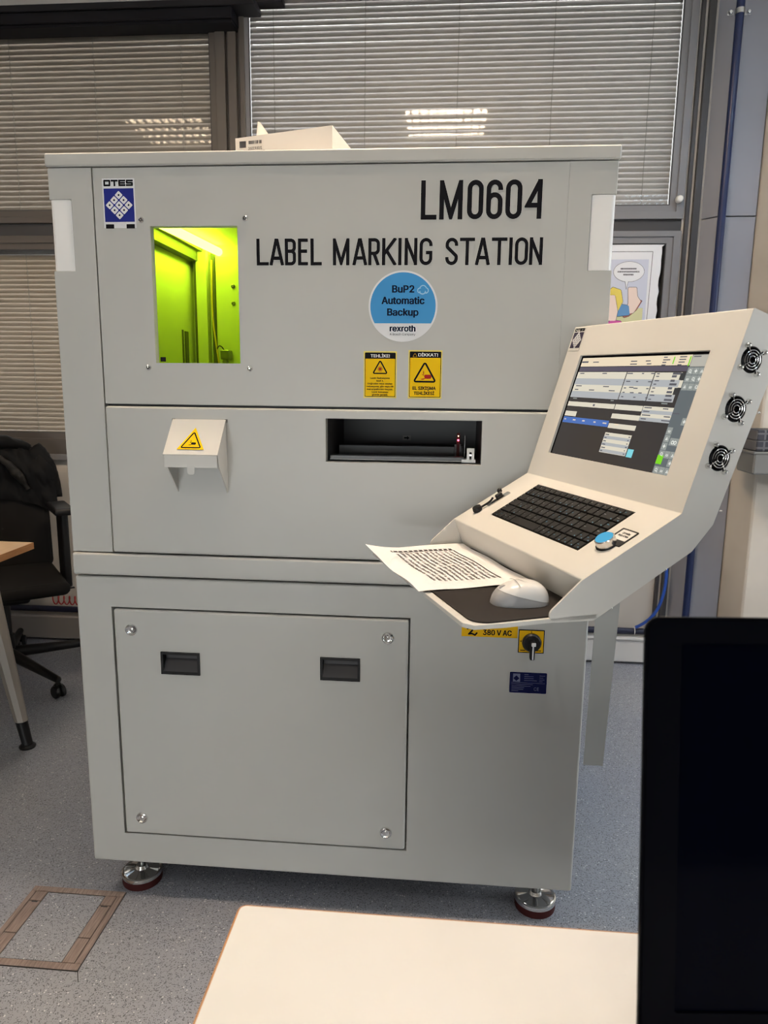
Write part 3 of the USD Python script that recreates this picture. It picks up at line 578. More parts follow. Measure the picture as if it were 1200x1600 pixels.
def tri_sign(w, h, s):
    """outline of a warning triangle, base at y = 0"""
    t = Polygon([(-w/2, 0), (w/2, 0), (0, h)]).buffer(-s*1.2).buffer(s*1.2)
    return t.difference(t.buffer(-s))
def hand_sign(k):
    """squeezed hand: palm, finger lines and a press arrow"""
    hand = affinity.scale(Point(.30, 0).buffer(1, 10), .5, .27, origin=(.30, 0)).union(sbox(-.05, -.2, .65, .22).buffer(.06))
    parts = [hand, LineString([(-.05, .13), (-.42, .26)]).buffer(.03), LineString([(-.1, -.23), (-.62, -.33), (-.2, -.36)]).buffer(.035), LineString([(-.48, .26), (-.25, .27)]).buffer(.025), LineString([(-.3, .75), (-.3, .45)]).buffer(.04), Polygon([(-.40, .52), (-.2, .52), (-.3, .34)])]
    return affinity.scale(unary_union(parts), k, k, origin=(0, 0))
def warning(x0, z0, w, h, head, lines, kind, name):
    pl_ = lambda sh, l, d=.0002: on_front(ext(sh, d), x0, z0, -l)
    o = obj(name, pl_(sbox(0, 0, w, h), .0002), 'sticker_rim', M)
    obj('black_border', pl_(rrect(.0025, .003, w-.0025, h-.003, .002), .0005), 'black_print', o)
    obj('yellow_field', pl_(rrect(.0037, .0042, w-.0037, h-.0165, .0015), .0008), 'sticker_yellow', o)
    obj('heading', on_front(text_fit(head, w*.58, .0066, .0002, True, w*(.5 if kind == 'laser' else .58), h-.0135), x0, z0, -.0008), 'white_print', o)
    if kind == 'laser':
        obj('triangle', pl_(affinity.translate(tri_sign(.037, .033, .0029), w/2, h*.515), .0011), 'black_print', o)
        star = unary_union([LineString([(0, 0), (.0058*math.cos(a), .0058*math.sin(a))]).buffer(.0004) for a in np.arange(16)*math.pi/8]+[Point(0, 0).buffer(.0026)])
        obj('laser_star', pl_(affinity.translate(star, w/2, h*.625), .0011), 'sticker_red', o)
        ms = []
        for k, (s, ww) in enumerate(lines): ms.append(text_fit(s, ww, .0033, .0002, True, w/2, h*.415-k*.0062))
        obj('lettering', on_front(join(ms), x0, z0, -.0011), 'black_print', o)
    else:
        obj('small_triangle', pl_(affinity.translate(tri_sign(.011, .009, .0008), w*.19, h-.0148), .0008), 'switch_yellow', o)
        obj('triangle', pl_(affinity.translate(tri_sign(.0555, .0485, .0038), w*.49, h*.335), .0011), 'black_print', o)
        obj('hand', pl_(affinity.translate(hand_sign(.0165), w*.52, h*.455), .0011), 'sticker_red', o)
        ms = [text_fit(s, ww, .0070, .0002, True, w*.48, h*(.185-.105*k)) for k, (s, ww) in enumerate(lines)]
        obj('lettering', on_front(join(ms), x0, z0, -.0011), 'black_print', o)
warning(.715, 1.3245, .0745, .104, 'TEHLİKE!', [('Lazer Radyasyonu', .044), ('Sınıf 1.', .017), ('Doğrudan veya saçılan', .056), ('radyasyona, göz veya cilt', .061), ('maruziyetinden kaçının.', .060), ('Lazer koruyucu', .037), ('gözlük gerekli.', .036)], 'laser', 'laser_warning_sticker')
warning(.816, 1.3245, .0755, .107, 'DİKKAT!', [('EL SIKIŞMA', .052), ('TEHLİKESİ', .046)], 'hand', 'crush_warning_sticker')
# flip-cover box of the two-hand button
fc = obj('button_guard', [put(ext(Polygon([(0, 1.270), (-.012, 1.268), (-.077, 1.196), (-.070, 1.168), (-.004, 1.097), (0, 1.097)]), .003), fr((x, 0, 0), (0, 1, 0), (0, 0, 1))) for x in (.2725, .3925)]+[bx(.2725, -.0085, 1.2, .3955, -.0063, 1.262)], 'console_paint', M)
obj('lid', [put(ext(Polygon([(-.004, 1.270), (-.012, 1.2705), (-.080, 1.195), (-.0785, 1.193), (-.011, 1.268), (-.004, 1.2675)]), .126), fr((.270, 0, 0), (0, 1, 0), (0, 0, 1))), cbx(.272, -.0800, 1.1655, .3945, -.0785, 1.1935, .0005)], 'console_paint', fc)
obj('lid_tab', put(ext(unary_union([sbox(-.0085, .006, .0085, .022), rrect(-.0085, 0, .0085, .016, .006)]), .0015), FRONT(.334, 1.150, -.079)), 'console_paint', fc)
lidM = fr((.331, -.0805-.0003, 1.195+.0006), (1, 0, 0), (0, .068, .0755))
LP = lambda sh, l: put(ext(sh, .0003), lidM @ fr((0, 0, l), (1, 0, 0), (0, 1, 0)))
obj('warning_triangle', LP(Polygon([(-.0315, .0135), (.0315, .0135), (0, .076)]), .0005), 'sticker_yellow', fc)
obj('triangle', LP(affinity.translate(tri_sign(.050, .0485, .0028), 0, .017), .0009), 'black_print', fc); obj('hand', LP(affinity.translate(hand_sign(.0115), .001, .030), .0009), 'black_print', fc)
for x in (.268, .3925): obj('hinge', rod((x, -.008, 1.268), (x+.006, -.008, 1.268), .0035, 10), 'zinc_dark', fc)
# mains label, switch, rating plate
vl = obj('voltage_label', on_front(ext(sbox(0, 0, .132, .038), .0003), .954, .7655, -.0002), 'switch_yellow', M)
wv = LineString([(.006, .022), (.010, .029), (.016, .029), (.019, .024), (.017, .018), (.009, .009), (.016, .0105), (.024, .007), (.028, .012)])
obj('lettering', [on_front(text_fit('380 V AC', .067, .0125, .0003, True, .0845, .0055), .954, .7655, -.0006), on_front(ext(affinity.translate(wv.buffer(.0019), .008, -.003), .0003), .954, .7655, -.0006)], 'black_print', vl)
ms = obj('main_switch', on_front(ext(sbox(0, 0, .0605, .0575), .002), 1.0885, .7305, -.0002), 'black_plastic', M)
obj('switch_plate', on_front(ext(sbox(.002, .002, .0585, .0555), .0006), 1.0885, .7305, -.0021), 'switch_yellow', ms)
obj('dial', on_front(join([lathe([(0, 0), (.0225, 0), (.0225, .006), (.019, .011), (0, .0115)], 32)]), 1.1195, .7575, -.0026), 'black_plastic', ms)
obj('knob_handle', on_front(join([cbx(-.0055, -.034, 0, .0055, .012, .017, .002)]), 1.1195, .7565, -.013), 'black_plastic', ms)
obj('knob_mark', on_front(join([bx(-.001, -.032, 0, .0022, .006, .0006), cbx(-.0035, .001, 0, .0065, .010, .003, .001)]), 1.1195, .7565, -.0302), 'white_print', ms)
for q in (text_fit('I', None, .004, .0003, True, .030, .0505), text_fit('0', None, .004, .0003, True, .006, .027), ext(sbox(.005, .0055, .017, .0075), .0003), ext(sbox(.042, .0055, .054, .0075), .0003)): obj('scale_mark', on_front(q, 1.0885, .7305, -.0028), 'black_print', ms)
rp = obj('rating_plate', on_front(ext(rrect(0, 0, .0875, .052, .002), .0008), 1.0725, .6285, -.0002), 'plate_navy', M)
emb = on_front(ext(sbox(.0075, .028, .0245, .0485), .0002), 1.0725, .6285, -.0011); obj('plate_emblem', emb, 'plate_line', rp)
obj('plate_emblem_mark', on_front(ext(affinity.rotate(sbox(.0105, .032, .0205, .042), 45), .0002), 1.0725, .6285, -.0014), 'plate_navy', rp)
pl_lines = [sbox(.034, z, .034+w, z+.0011) for z, w in ((.0465, .01), (.0415, .022), (.0365, .022), (.0315, .03))]+[sbox(.070, z, .070+w, z+.0011) for z, w in ((.0445, .013), (.0395, .009), (.0345, .012), (.0300, .008))]+[sbox(.004, .0255, .084, .0262), sbox(.004, .0215, .055, .0223)]+[sbox(.005, z, .005+w, z+.001) for z, w in ((.017, .045), (.0128, .03), (.0086, .028), (.0045, .016))]
obj('plate_text', [on_front(ext(unary_union(pl_lines), .0002), 1.0725, .6285, -.0011), on_front(text_fit('CE', .012, .008, .0002, False, .064, .007), 1.0725, .6285, -.0011)], 'plate_line', rp)

# cardboard box lying on the machine
K0, K1 = A([.399, .118]), A([.630, .078]); kx = (K1-K0)/np.linalg.norm(K1-K0)
CB = fr((K0[0], K0[1], MT+.0005), (kx[0], kx[1], 0), (-kx[1], kx[0], 0))
cb = thing('cardboard_box', 'white flat cardboard box with an open flap on top of the machine', 'box', matrix=CB)
BW, BD, H0, H1 = float(np.linalg.norm(K1-K0)), .17, .062, .073
def wall(a, b, h0, h1, t=.002):
    a, b = A(a, float), A(b, float); L = np.linalg.norm(b-a)
    return put(ext(Polygon([(0, 0), (L, 0), (L, h1), (0, h0)]), t), fr((a[0], a[1], 0), (b[0]-a[0], b[1]-a[1], 0), (0, 0, 1)))
obj('body', [wall((0, .002), (BW, .002), H0, H1), wall((BW, 0), (BW, BD), H1, .064), wall((BW, BD), (0, BD), .064, .058), wall((0, BD), (0, 0), .058, H0), bx(0, 0, 0, BW, BD, .002)], 'card_white', cb)
obj('flap', put(ext(Polygon([(0, 0), (.045, 0), (.010, .048), (.004, .05)]), .0015), fr((.036, .03, .058), (1, 0.2, 0), (-.35, .1, 1))), 'card_white', cb)
obj('lid', put(ext(Polygon([(0.02, 0), (BW-.002, 0), (BW-.01, BD), (.02, BD)]), .0015), fr((0, .004, H0-.003), (BW, 0, H1-H0), (0, 1, -.03))), 'card_white', cb)
FB = lambda m, l: put(m, fr((0, -l, 0), (1, 0, 0), (0, 0, 1)))
bars = []; x = .032; rb = random.Random(5)
while x < .064:
    w = rb.choice((.0008, .0012, .002)); bars.append(sbox(x, .047, x+w, .054)); x += w+rb.choice((.0007, .001, .0014))
obj('box_label', [FB(ext(unary_union(bars), .0003), .0006), FB(ext(sbox(.009, .040, .025, .054), .0003), .0006), FB(text_fit('2601980/1', .034, .0062, .0003, False, .031, .0345, 'l'), .0006), FB(ext(unary_union([sbox(.009, .0335, .023, .0345), sbox(.052, .0315, .072, .0325)]), .0003), .0006)], 'ink', cb)

# ------------------------------------------------------------------ operator console
CO, ca, cro, CW = A([1.0830, -.0677, 1.1688]), -1.1703, -.0113, .48
U_ = A([math.cos(ca), math.sin(ca), 0]); V_ = A([-math.sin(ca), math.cos(ca), 0]); Z_ = A([0, 0, 1.])
U2, Z2 = U_*math.cos(cro)+Z_*math.sin(cro), -U_*math.sin(cro)+Z_*math.cos(cro)
CM = np.eye(4); CM[:3, 0], CM[:3, 1], CM[:3, 2], CM[:3, 3] = U2, V_, Z2, CO
C = thing('operator_console', 'cream sheet-metal operator console with screen and keyboard', 'console', matrix=CM)
PF, PT, PD, PR = A([0, 0.]), A([.0976, .3127]), A([-.1708, -.0939]), A([-.150, -.1487])
PB1, PB2, PB3, PB5, PP = A([-.1464, -.1603]), A([.0264, -.0624]), A([.0625, -.0209]), A([.173, .290]), A([-.2420, -.1555])
def fold(p, r): return Polygon(p).buffer(-r).buffer(r*2).buffer(-r)
prof = fold([PF, PT, PB5, PB3, PB2, PB1, PR, PD], .003)
UX = fr((0, 0, 0), (0, 1, 0), (0, 0, 1))           # local x=v, y=w, z=u
house = man(put(ext(prof, CW-.006), fr((.003, 0, 0), (0, 1, 0), (0, 0, 1))))
SF = fr((0, 0, 0), (1, 0, 0), (0, PT[0], PT[1])); SL = float(np.linalg.norm(PT))
DF = fr((0, PD[0], PD[1]), (1, 0, 0), (0, -PD[0], -PD[1])); DL = float(np.linalg.norm(PD))
sx0, sx1, sy0, sy1 = .0552, .4200, .0530, .2630
kx0, kx1, ky0, ky1 = .0859, .3989, .0487, .1700
house = house - man(put(bx(sx0, sy0, -.007, sx1, sy1, .05), SF)) - man(put(bx(kx0, ky0, -.006, kx1, ky1, .05), DF))
FANS = [(.1035, .2355), (.0830, .1608), (.0615, .0849)]
for v, w in FANS:
    house = house - man(put(cyl(.0205, .05, 32), fr((CW-.03, v, w), (0, 1, 0), (0, 0, 1))))
obj('housing', tri(house), 'console_paint', C)
side = unary_union([Polygon([PF, PT, PB5, PB3, PB2, PB1, PP, PD])])
side = side.buffer(-.012, quad_segs=8).buffer(.012, quad_segs=8).union(prof)
sd = man(put(ext(side, .0032), fr((CW-.0032, 0, 0), (0, 1, 0), (0, 0, 1))))
for v, w in FANS: sd = sd - man(put(cyl(.0205, .05, 32), fr((CW-.03, v, w), (0, 1, 0), (0, 0, 1))))
obj('side_plate', tri(sd), 'console_paint', C)
obj('side_plate', put(ext(side, .0032), fr((0, 0, 0), (0, 1, 0), (0, 0, 1))), 'console_paint', C)
trp = Polygon([(0.0, -.138), (CW, -.138), (CW, -.30), (CW-.004, -.345), (CW-.02, -.357), (.02, -.357), (0, -.34)])
obj('mouse_tray', put(ext(trp.buffer(-.004).buffer(.004), .0065), fr((0, 0, -.1565), (1, 0, 0), (0, 1, 0))), 'console_paint', C)
# screen
sp = lambda m, l: put(m, SF @ fr((0, 0, l), (1, 0, 0), (0, 1, 0)))
scr = obj('screen', sp(bx(sx0+.0003, sy0+.0003, 0, sx1-.0003, sy1-.0003, .002), -.0068), 'monitor_gloss', C, label='switched-on touch screen')
TXT = {}
def uirect(s0, s1, t0, t1): return sbox(sx0+s0*(sx1-sx0), sy1-t1*(sy1-sy0), sx0+s1*(sx1-sx0), sy1-t0*(sy1-sy0))
UI = {'ui_dark': [(.015, .995, .02, .995)], 'ui_cream': [(.019, .889, .022, .108)], 'ui_grey': [(.892, .997, .025, .120)], 'ui_purple': [(.022, .884, .114, .157)], 'ui_white': [], 'ui_blue': [(.020, .444, .615, .674)], 'ui_cyan': [(.666, .709, .838, .909)],
      'ui_bar': [(.884, .998, .122, .997)], 'ui_green': [(.771, .778, .036, .097), (.877, .885, .035, .115), (.886, .924, .846, .919)], 'ui_text': [], 'ui_cell': [], 'ui_icon': [], 'ui_shade': [], 'ui_red': [(.56, .57, 0, 0)]}
for s0, s1, t0, t1 in ((.016, .453, .163, .417), (.460, .669, .165, .415), (.676, .861, .168, .416)):
    UI['ui_white'].append((s0, s1, t0, t1)); q = (t1-t0)/4
    UI['ui_shade'] += [(s0, s1, t0+q*1.02, t0+q*1.98), (s0, s1, t0+q*3.02, t1)]
UI['ui_white'] += [(.017, .447, .461, .506), (.453, .668, .460, .508), (.672, .884, .459, .587), (.020, .131, .557, .606), (.449, .670, .545, .590), (.449, .667, .635, .679), (.445, .659, .721, .905)]
UI['ui_shade'] += [(.672, .884, .492, .523), (.672, .884, .556, .587)]+[(.445, .659, .721+.061*k+.03, .721+.061*k+.058) for k in range(3)]
UI['ui_black'] = [(.852, .884, .172, .230), (.844, .878, .296, .354)]
UI['ui_white'] += [(.850, .883, .233, .293)]
icons = [(c, r) for c in range(3) for r in (0, 1, 2)]+[(0, 7.7), (0, 8.7), (0, 9.7), (0, 10.7), (1, 10.7), (2, 10.7), (2, 11.7), (0, 12.75), (1, 12.75), (2, 12.75), (2, 6.4)]
for c, r in icons:
    s0 = .889+.0365*c; t0 = .128+.0635*r
    UI['ui_cell'].append((s0, s0+.034, t0, t0+.058))
UI['ui_cell'].append((.93, .995, .700, .760))
ru = random.Random(11)
def words(s, t, n, w=.03, gap=.05, key='ui_text', h=.009):
    for k in range(n):
        UI[key].append((s, s+w*ru.uniform(.5, 1.1), t, t+h)); s += gap*ru.uniform(.8, 1.6)
words(.022, .055, 1, .08, .1, h=.016); words(.13, .062, 1, .05, .1)
for t in (.062, .088): words(.46, t, 2, .06, .09)
for t in (.034, .056, .078, .10): words(.70, t, 1, .045); words(.81, t, 1, .05)
words(.90, .034, 1, .06)
for t0 in (.173, .298, .335): words(.04, t0, 3, .05, .16)
for t0 in (.173, .245, .305, .345, .385): words(.475, t0, 3, .03, .07)
for t0 in (.175, .198, .235, .265, .298, .33, .36, .395): words(.69, t0, 1, .03); words(.80, t0-.006, 1, .05, .06, h=.018)
words(.26, .474, 1, .025, h=.02); words(.05, .425, 1, .04, key='ui_cell'); words(.40, .425, 2, .04, .25, key='ui_cell')
for t0 in (.468, .50, .532, .565): words(.682, t0, 2, .07, .15)
for t0 in (.735, .765, .795, .825, .855, .885): words(.452, t0, 1, .035); words(.64, t0, 1, .012)
words(.03, .635, 6, .035, .066, key='ui_cream', h=.012)
COL = {'ui_dark': (52, 48, 48), 'ui_cream': (240, 222, 192), 'ui_grey': (185, 182, 172), 'ui_purple': (86, 80, 96), 'ui_white': (224, 217, 198), 'ui_shade': (178, 181, 184), 'ui_blue': (70, 112, 188), 'ui_cyan': (128, 216, 228), 'ui_bar': (98, 106, 110), 'ui_green': (126, 218, 30), 'ui_text': (92, 92, 100), 'ui_cell': (150, 156, 152), 'ui_icon': (236, 238, 232), 'ui_black': (48, 50, 52)}
for k, (key, lift) in enumerate((('ui_dark', 0), ('ui_cream', 2), ('ui_grey', 2), ('ui_purple', 2), ('ui_white', 2), ('ui_shade', 3), ('ui_blue', 2), ('ui_cyan', 2), ('ui_bar', 1), ('ui_cell', 3), ('ui_green', 4), ('ui_black', 4), ('ui_text', 5))):
    lit_print(key, srgb(*COL[key]), 0.95)
    sh = unary_union([uirect(*r) for r in UI[key] if r[3] > r[2]])
    if key == 'ui_cell': sh = sh.difference(unary_union([uirect(*r) for r in UI['ui_green'][2:]]))
    if key in ('ui_text', 'ui_shade', 'ui_cell'): obj('display_'+key[3:], sp(ext(sh, .00012), -.0047+.00014*lift), key, scr, kind='stuff')
    else:
        for g in getattr(sh, 'geoms', [sh]): obj('display_field', sp(ext(g, .00012), -.0047+.00014*lift), key, scr)
lit_print('ui_icon', srgb(*COL['ui_icon']), .95)
ic = []
for i, (c, r) in enumerate(icons):
    s0 = .889+.0365*c; t0 = .128+.0635*r; b = uirect(s0+.007, s0+.027, t0+.012, t0+.046).bounds; cx, cy = (b[0]+b[2])/2, (b[1]+b[3])/2; q = (b[2]-b[0])/2
    ic.append([Point(cx, cy).buffer(q*.8).difference(Point(cx, cy).buffer(q*.5)).union(LineString([(cx+q*.5, cy-q*.5), (cx+q, cy-q)]).buffer(q*.14)), sbox(cx-q*.7, cy-q*.7, cx+q*.7, cy+q*.2).difference(sbox(cx-q*.4, cy-q*.45, cx+q*.4, cy)), Polygon([(cx-q*.8, cy-q*.7), (cx+q*.8, cy-q*.7), (cx, cy+q*.8)]).difference(Polygon([(cx-q*.3, cy-q*.4), (cx+q*.3, cy-q*.4), (cx, cy+q*.2)])), unary_union([LineString([(cx-q*.8, cy), (cx+q*.8, cy)]).buffer(q*.13), LineString([(cx, cy-q*.8), (cx, cy+q*.8)]).buffer(q*.13), Point(cx, cy).buffer(q*.6).difference(Point(cx, cy).buffer(q*.38))])][i % 4])
iy = uirect(.955, .965, .725, .735).bounds
ic += [Point(iy[0]-.0015, iy[1]).buffer(.0033).difference(Point(iy[0]-.0015, iy[1]).buffer(.0019)), Point(iy[0]+.0045, iy[1]).buffer(.0033).difference(Point(iy[0]+.0045, iy[1]).buffer(.0019))]
obj('display_icon', sp(ext(unary_union(ic), .00012), -.0041), 'ui_icon', scr)
# emblem on the face
emblem(C, .0385, .0500, lambda m, l: put(m, SF @ fr((.0045, .2735, l+.0003), (1, 0, 0), (0, 1, 0))), 'logo_dark', 1.15, n=4, plate='console_paint')
# keyboard
dp = lambda m, l: put(m, DF @ fr((0, 0, l), (1, 0, 0), (0, 1, 0)))
kb = obj('keyboard', dp(bx(kx0+.0004, ky0+.0004, 0, kx1-.0004, ky1-.0004, .0035), -.0058), 'key_base', C, label='built-in black keyboard')
rows = [[1.0]*13+[1.0, 1.0, 1.0], [.8]+[1]*12+[1.75, .95], [1.35]+[1]*11+[1.0, 1.2, .95], [1.6]+[1]*11+[1.9, .95][:2], [2.0]+[1]*10+[1.55, 1.0, .95], [1.1, .85, .85, .85, 4.6, .85, .85, .9, .9, .85, .95, .95, .95]]
heights = [.72, 1, 1, 1, 1, 1]; names = [['Esc', 'F1', 'F2', 'F3', 'F4', 'F5', 'F6', 'F7', 'F8', 'F9', 'F10', 'F11', 'F12', 'Num', 'Prt', 'Del'], list('`1234567890-=')+['Bksp', 'Home'], ['Tab']+list('QWERTYUIOP[')+[']', '\\', 'PgUp'], ['Caps']+list("ASDFGHJKL;'")+['Enter', 'PgDn'], ['Shift']+list('ZXCVBNM,./')+['Shift', 'Up', 'End'], ['Ctrl', 'Fn', 'Win', 'Alt', '', 'Alt', 'Ctrl', 'Ins', 'Del', '<', 'v', '>', 'End']]
hu = (ky1-ky0-.0024)/sum(heights); yy = ky1-.0012; leg_a, leg_b = [], []
for r, (row_, hh, nm) in enumerate(zip(rows, heights, names)):
    un = (kx1-kx0-.002)/sum(row_); x = kx0+.001; h = hu*hh
    for w, n_ in zip(row_, nm):
        g = .0011; x0, x1, y0, y1 = x+g, x+w*un-g, yy-h+g, yy-g
        top = .0016
        kq = tri(m3.Manifold.hull_points([(a, b, -.003) for a in (x0, x1) for b in (y0, y1)]+[(a, b, top*.6) for a in (x0+.0004, x1-.0004) for b in (y0+.0004, y1-.0004)]+[(a, b, top) for a in (x0+.0012, x1-.0012) for b in (y0+.0012, y1-.0012)]))
        obj('key', dp(kq, 0), 'key_black', kb, smooth=False)
        if n_:
            t_ = text(n_, .0030 if len(n_) == 1 else .0018, .0001); t_.apply_translation((x0+.0028-t_.bounds[0][0], (y0+y1)/2-.0005, top+.0001))
            (leg_b if n_ in ('Fn', 'Ins', 'Del', '<', 'v', '>', 'End', 'Up', 'PgUp', 'U', 'I', 'O', 'J', 'K', 'L', 'M') else leg_a).append(t_)
            if rng.random() < .3: leg_b.append(bx(x1-.005, y0+.0025, top+.0001, x1-.0028, y0+.0042, top+.0002))
        x += w*un
    yy -= h
obj('key_legend', dp(join(leg_a), 0), 'key_legend_grey', kb, kind='stuff'); obj('key_legend', dp(join(leg_b), 0), 'key_legend_blue', kb, kind='stuff')
# usb socket with dust cap
us = obj('usb_socket', dp(ext(rrect(.0335, DL-.128, .0475, DL-.072, .003), .0018), 0), 'silver_rim', C, label='steel usb socket plate with dangling cap')
obj('port', dp(bx(.0375, DL-.118, .0015, .0435, DL-.098, .0022), 0), 'black_plastic', us)
obj('port_cover', dp(rbx(.036, DL-.104, .001, .045, DL-.088, .012, .003), 0), 'black_plastic', us)
obj('dust_cap', [dp(put(lathe([(0, 0), (.0095, 0), (.0105, .003), (.009, .010), (0, .011)], 20), fr((.0345, DL-.1495, .0005), (1, 0, 0), (0, 1, 0))), 0), dp(tubem(spline([(.036, DL-.142, .004), (.038, DL-.132, .005), (.040, DL-.122, .006), (.0395, DL-.11, .010)], 14), .0022, 8), 0), dp(put(trimesh.creation.icosphere(2, .0055), fr((.0265, DL-.085, .010), (1, 0, 0), (0, 1, 0))), 0), dp(rod((.036, DL-.09, .006), (.0275, DL-.085, .010), .0025), 0)], 'black_plastic', us)
# illuminated push button
pb = obj('push_button', dp(ext(unary_union([Point(.4335, DL-.112).buffer(.0185), rrect(.421, DL-.109, .4605, DL-.068, .002)]).intersection(sbox(.40, 0, .462, DL)), .0016), 0), 'black_plastic', C, label='round light blue push button with name plate')
obj('name_plate', dp(ext(rrect(.4265, DL-.096, .4585, DL-.0715, .001), .0004), .0017), 'white_plastic', pb)
obj('lettering', dp(join([text_fit('ÇEVRİM', .018, .0035, .0002, True, .443, DL-.081), text_fit('BAŞLATMA', .024, .0035, .0002, True, .443, DL-.0875)]), .0022), 'black_print', pb)
obj('button_ring', dp(put(lathe([(.0115, 0), (.0165, 0), (.0165, .0105), (.0150, .012), (.0115, .012)], 32), fr((.4335, DL-.112, .0016), (1, 0, 0), (0, 1, 0))), 0), 'silver_rim', pb)
obj('button_cap', dp(put(lathe([(0, 0), (.0146, 0), (.0146, .0118), (.0125, .0135), (0, .0142)], 32), fr((.4335, DL-.112, .0022), (1, 0, 0), (0, 1, 0))), 0), 'button_blue', pb)
# fans on the side
fd = A([.0976, .3127])/SL; fn = A([fd[1], -fd[0]])
for v, w in FANS:
    FM = fr((CW, v, w), (0, fn[0], fn[1]), (0, fd[0], fd[1]))
    if FM[0, 2] < 0: FM = fr((CW, v, w), (0, -fn[0], -fn[1]), (0, fd[0], fd[1]))
    hub = [put(cyl(.009, .006, 20), fr((0, 0, -.016), (1, 0, 0), (0, 1, 0)))]
    for k in range(7):
        a = k*2*math.pi/7; bl = ext(Polygon([(.008, -.003), (.0185, -.007), (.019, .005), (.008, .003)]), .0008)
        hub.append(put(bl, trimesh.transformations.rotation_matrix(a, [0, 0, 1]) @ fr((0, 0, -.013), (1, 0, 0), (0, 1, .45))))
    f = obj('fan', put(join(hub+[put(lathe([(.0190, -.028), (.0204, -.028), (.0204, -.0005), (.0190, -.0005)], 32), np.eye(4)), put(cyl(.0204, .001, 32), fr((0, 0, -.029), (1, 0, 0), (0, 1, 0)))]), FM), 'black_plastic', C)
    d = .0245
    gr = [put(torus(r_, .0008, 32, 6), fr((0, 0, .0018), (1, 0, 0), (0, 1, 0))) for r_ in (.006, .0105, .0148)]
    cn = [(math.cos(a)*d, math.sin(a)*d) for a in (math.radians(q) for q in (45, 135, 225, 315))]
    for x, y in cn: gr.append(tubem([(x, y, .0012), (x*.8, y*.8, .003), (x*.25, y*.25, .003)], .0009, 6))
    obj('grille', put(join(gr), FM), 'chrome', f)
    for x, y in cn:
        obj('screw', put(put(lathe([(0, .0065), (.0015, .006), (.0018, .0045), (.0030, .0060), (.0043, .0035), (.0046, .0006), (.0046, 0)], 18), fr((x, y, 0), (1, 0, 0), (0, 1, 0))), FM), 'chrome', f)
for v, w in ((.131, .155), (.076, .0005), (-.02, -.0885), (-.115, -.1435)):
    obj('rivet', put(trimesh.creation.icosphere(2, .0022), fr((CW-.0016, v, w), (1, 0, 0), (0, 1, 0))), 'chrome', C)
# support post and arm (world shape carried into the console's frame)
INV = np.linalg.inv(CM)
post = m3.Manifold.hull_points([(x + (k*.0015 if x < 1.3 else -k*.0015), .045 + k*.009, z) for k in (0, 1) for x, z in ((1.2785, 1.12), (1.3385, 1.12), (1.2685, .424), (1.3165, .424))])
pw = obj('support_post', put(post, INV), 'machine_paint', C)
arm = m3.Manifold.batch_hull([m3.Manifold.cube((.05, .05, .06), True).translate((1.305, .072, 1.10)), m3.Manifold.cube((.05, .05, .06), True).translate((1.222, -.15, 1.10))])
obj('support_arm', put(arm, INV), 'machine_paint', pw)
obj('mounting_plate', [put(bx(1.2505, .0545, z, 1.30, .0595, z+.05), INV) for z in (.95, 1.05)], 'machine_paint', pw)

# things on the tray
TM = CM @ fr((0, 0, -.1499), (1, 0, 0), (0, 1, 0))
mp = thing('mouse_pad', 'thin black mouse pad lying on the console tray', 'mouse pad', matrix=TM)
obj('pad', ext(rrect(.03, -.344, .474, -.148, .028), .0022), 'pad_black', mp)
PAPM = TM @ fr((0, 0, .0024), (1, 0, 0), (0, 1, 0))
pa = thing('printed_sheet', 'white paper sheet with a printed table on the console tray', 'paper', matrix=PAPM)
def pz(u, v):
    over = np.clip((-.30-v)/.075, 0, 1)
    return .0022+.0030*over*np.sin(u*26+1)+.006*over**2*np.cos(u*9)+.0011*np.sin(u*40+v*25)+.002*np.clip((.06-u)/.06, 0, 1)+.0035*over
def sheet(a, b, c, d, lift, nu=40, nv=28, t=.0002):
    """a: corner u,v; bilinear patch a-b-c-d"""
    s, r = np.meshgrid(np.linspace(0, 1, nu), np.linspace(0, 1, nv), indexing='ij'); s, r = s[..., None], r[..., None]
    P = A(a)*(1-s)*(1-r)+A(b)*(1-s)*r+A(c)*s*r+A(d)*s*(1-r); u, v = P[..., 0].ravel(), P[..., 1].ravel()
    V = np.stack([u, v, pz(u, v)+lift], 1); n = len(V); V2 = V.copy(); V2[:, 2] -= t
    i, j = np.meshgrid(np.arange(nu-1), np.arange(nv-1), indexing='ij'); q = np.stack([i*nv+j, (i+1)*nv+j, (i+1)*nv+j+1, i*nv+j+1], -1).reshape(-1, 4)
    f = np.vstack([q[:, [0, 2, 1]], q[:, [0, 3, 2]]])
    return trimesh.Trimesh(np.vstack([V, V2]), np.vstack([f[:, ::-1], f+n]), process=False)
Pa, Pb, Pc, Pd = (.019, -.373), (.019, -.156), (.318, -.157), (.310, -.368)
obj('sheet', sheet(Pa, Pb, Pc, Pd, 0), 'paper', pa, smooth=True)
def pq(s0, s1, r0, r1, nu=3, nv=3):
    B = lambda s, r: tuple(A(Pa)*(1-s)*(1-r)+A(Pb)*(1-s)*r+A(Pc)*s*r+A(Pd)*s*(1-r))
    return sheet(B(s0, r0), B(s0, r1), B(s1, r1), B(s1, r0), .0006, nu, nv, .0001)
hdr = [pq(.115, .155, .19, .80, 3, 12), pq(.155, .86, .795, .81, 24, 2)]
cells = []
obj('table_header', hdr, 'ink', pa)
obj('table_header_gap', [put(pq(.122, .150, .20+.05*k, .215+.05*k), fr((0, 0, .0003), (1, 0, 0), (0, 1, 0))) for k in range(12)], 'paper', pa)
rt = random.Random(2)
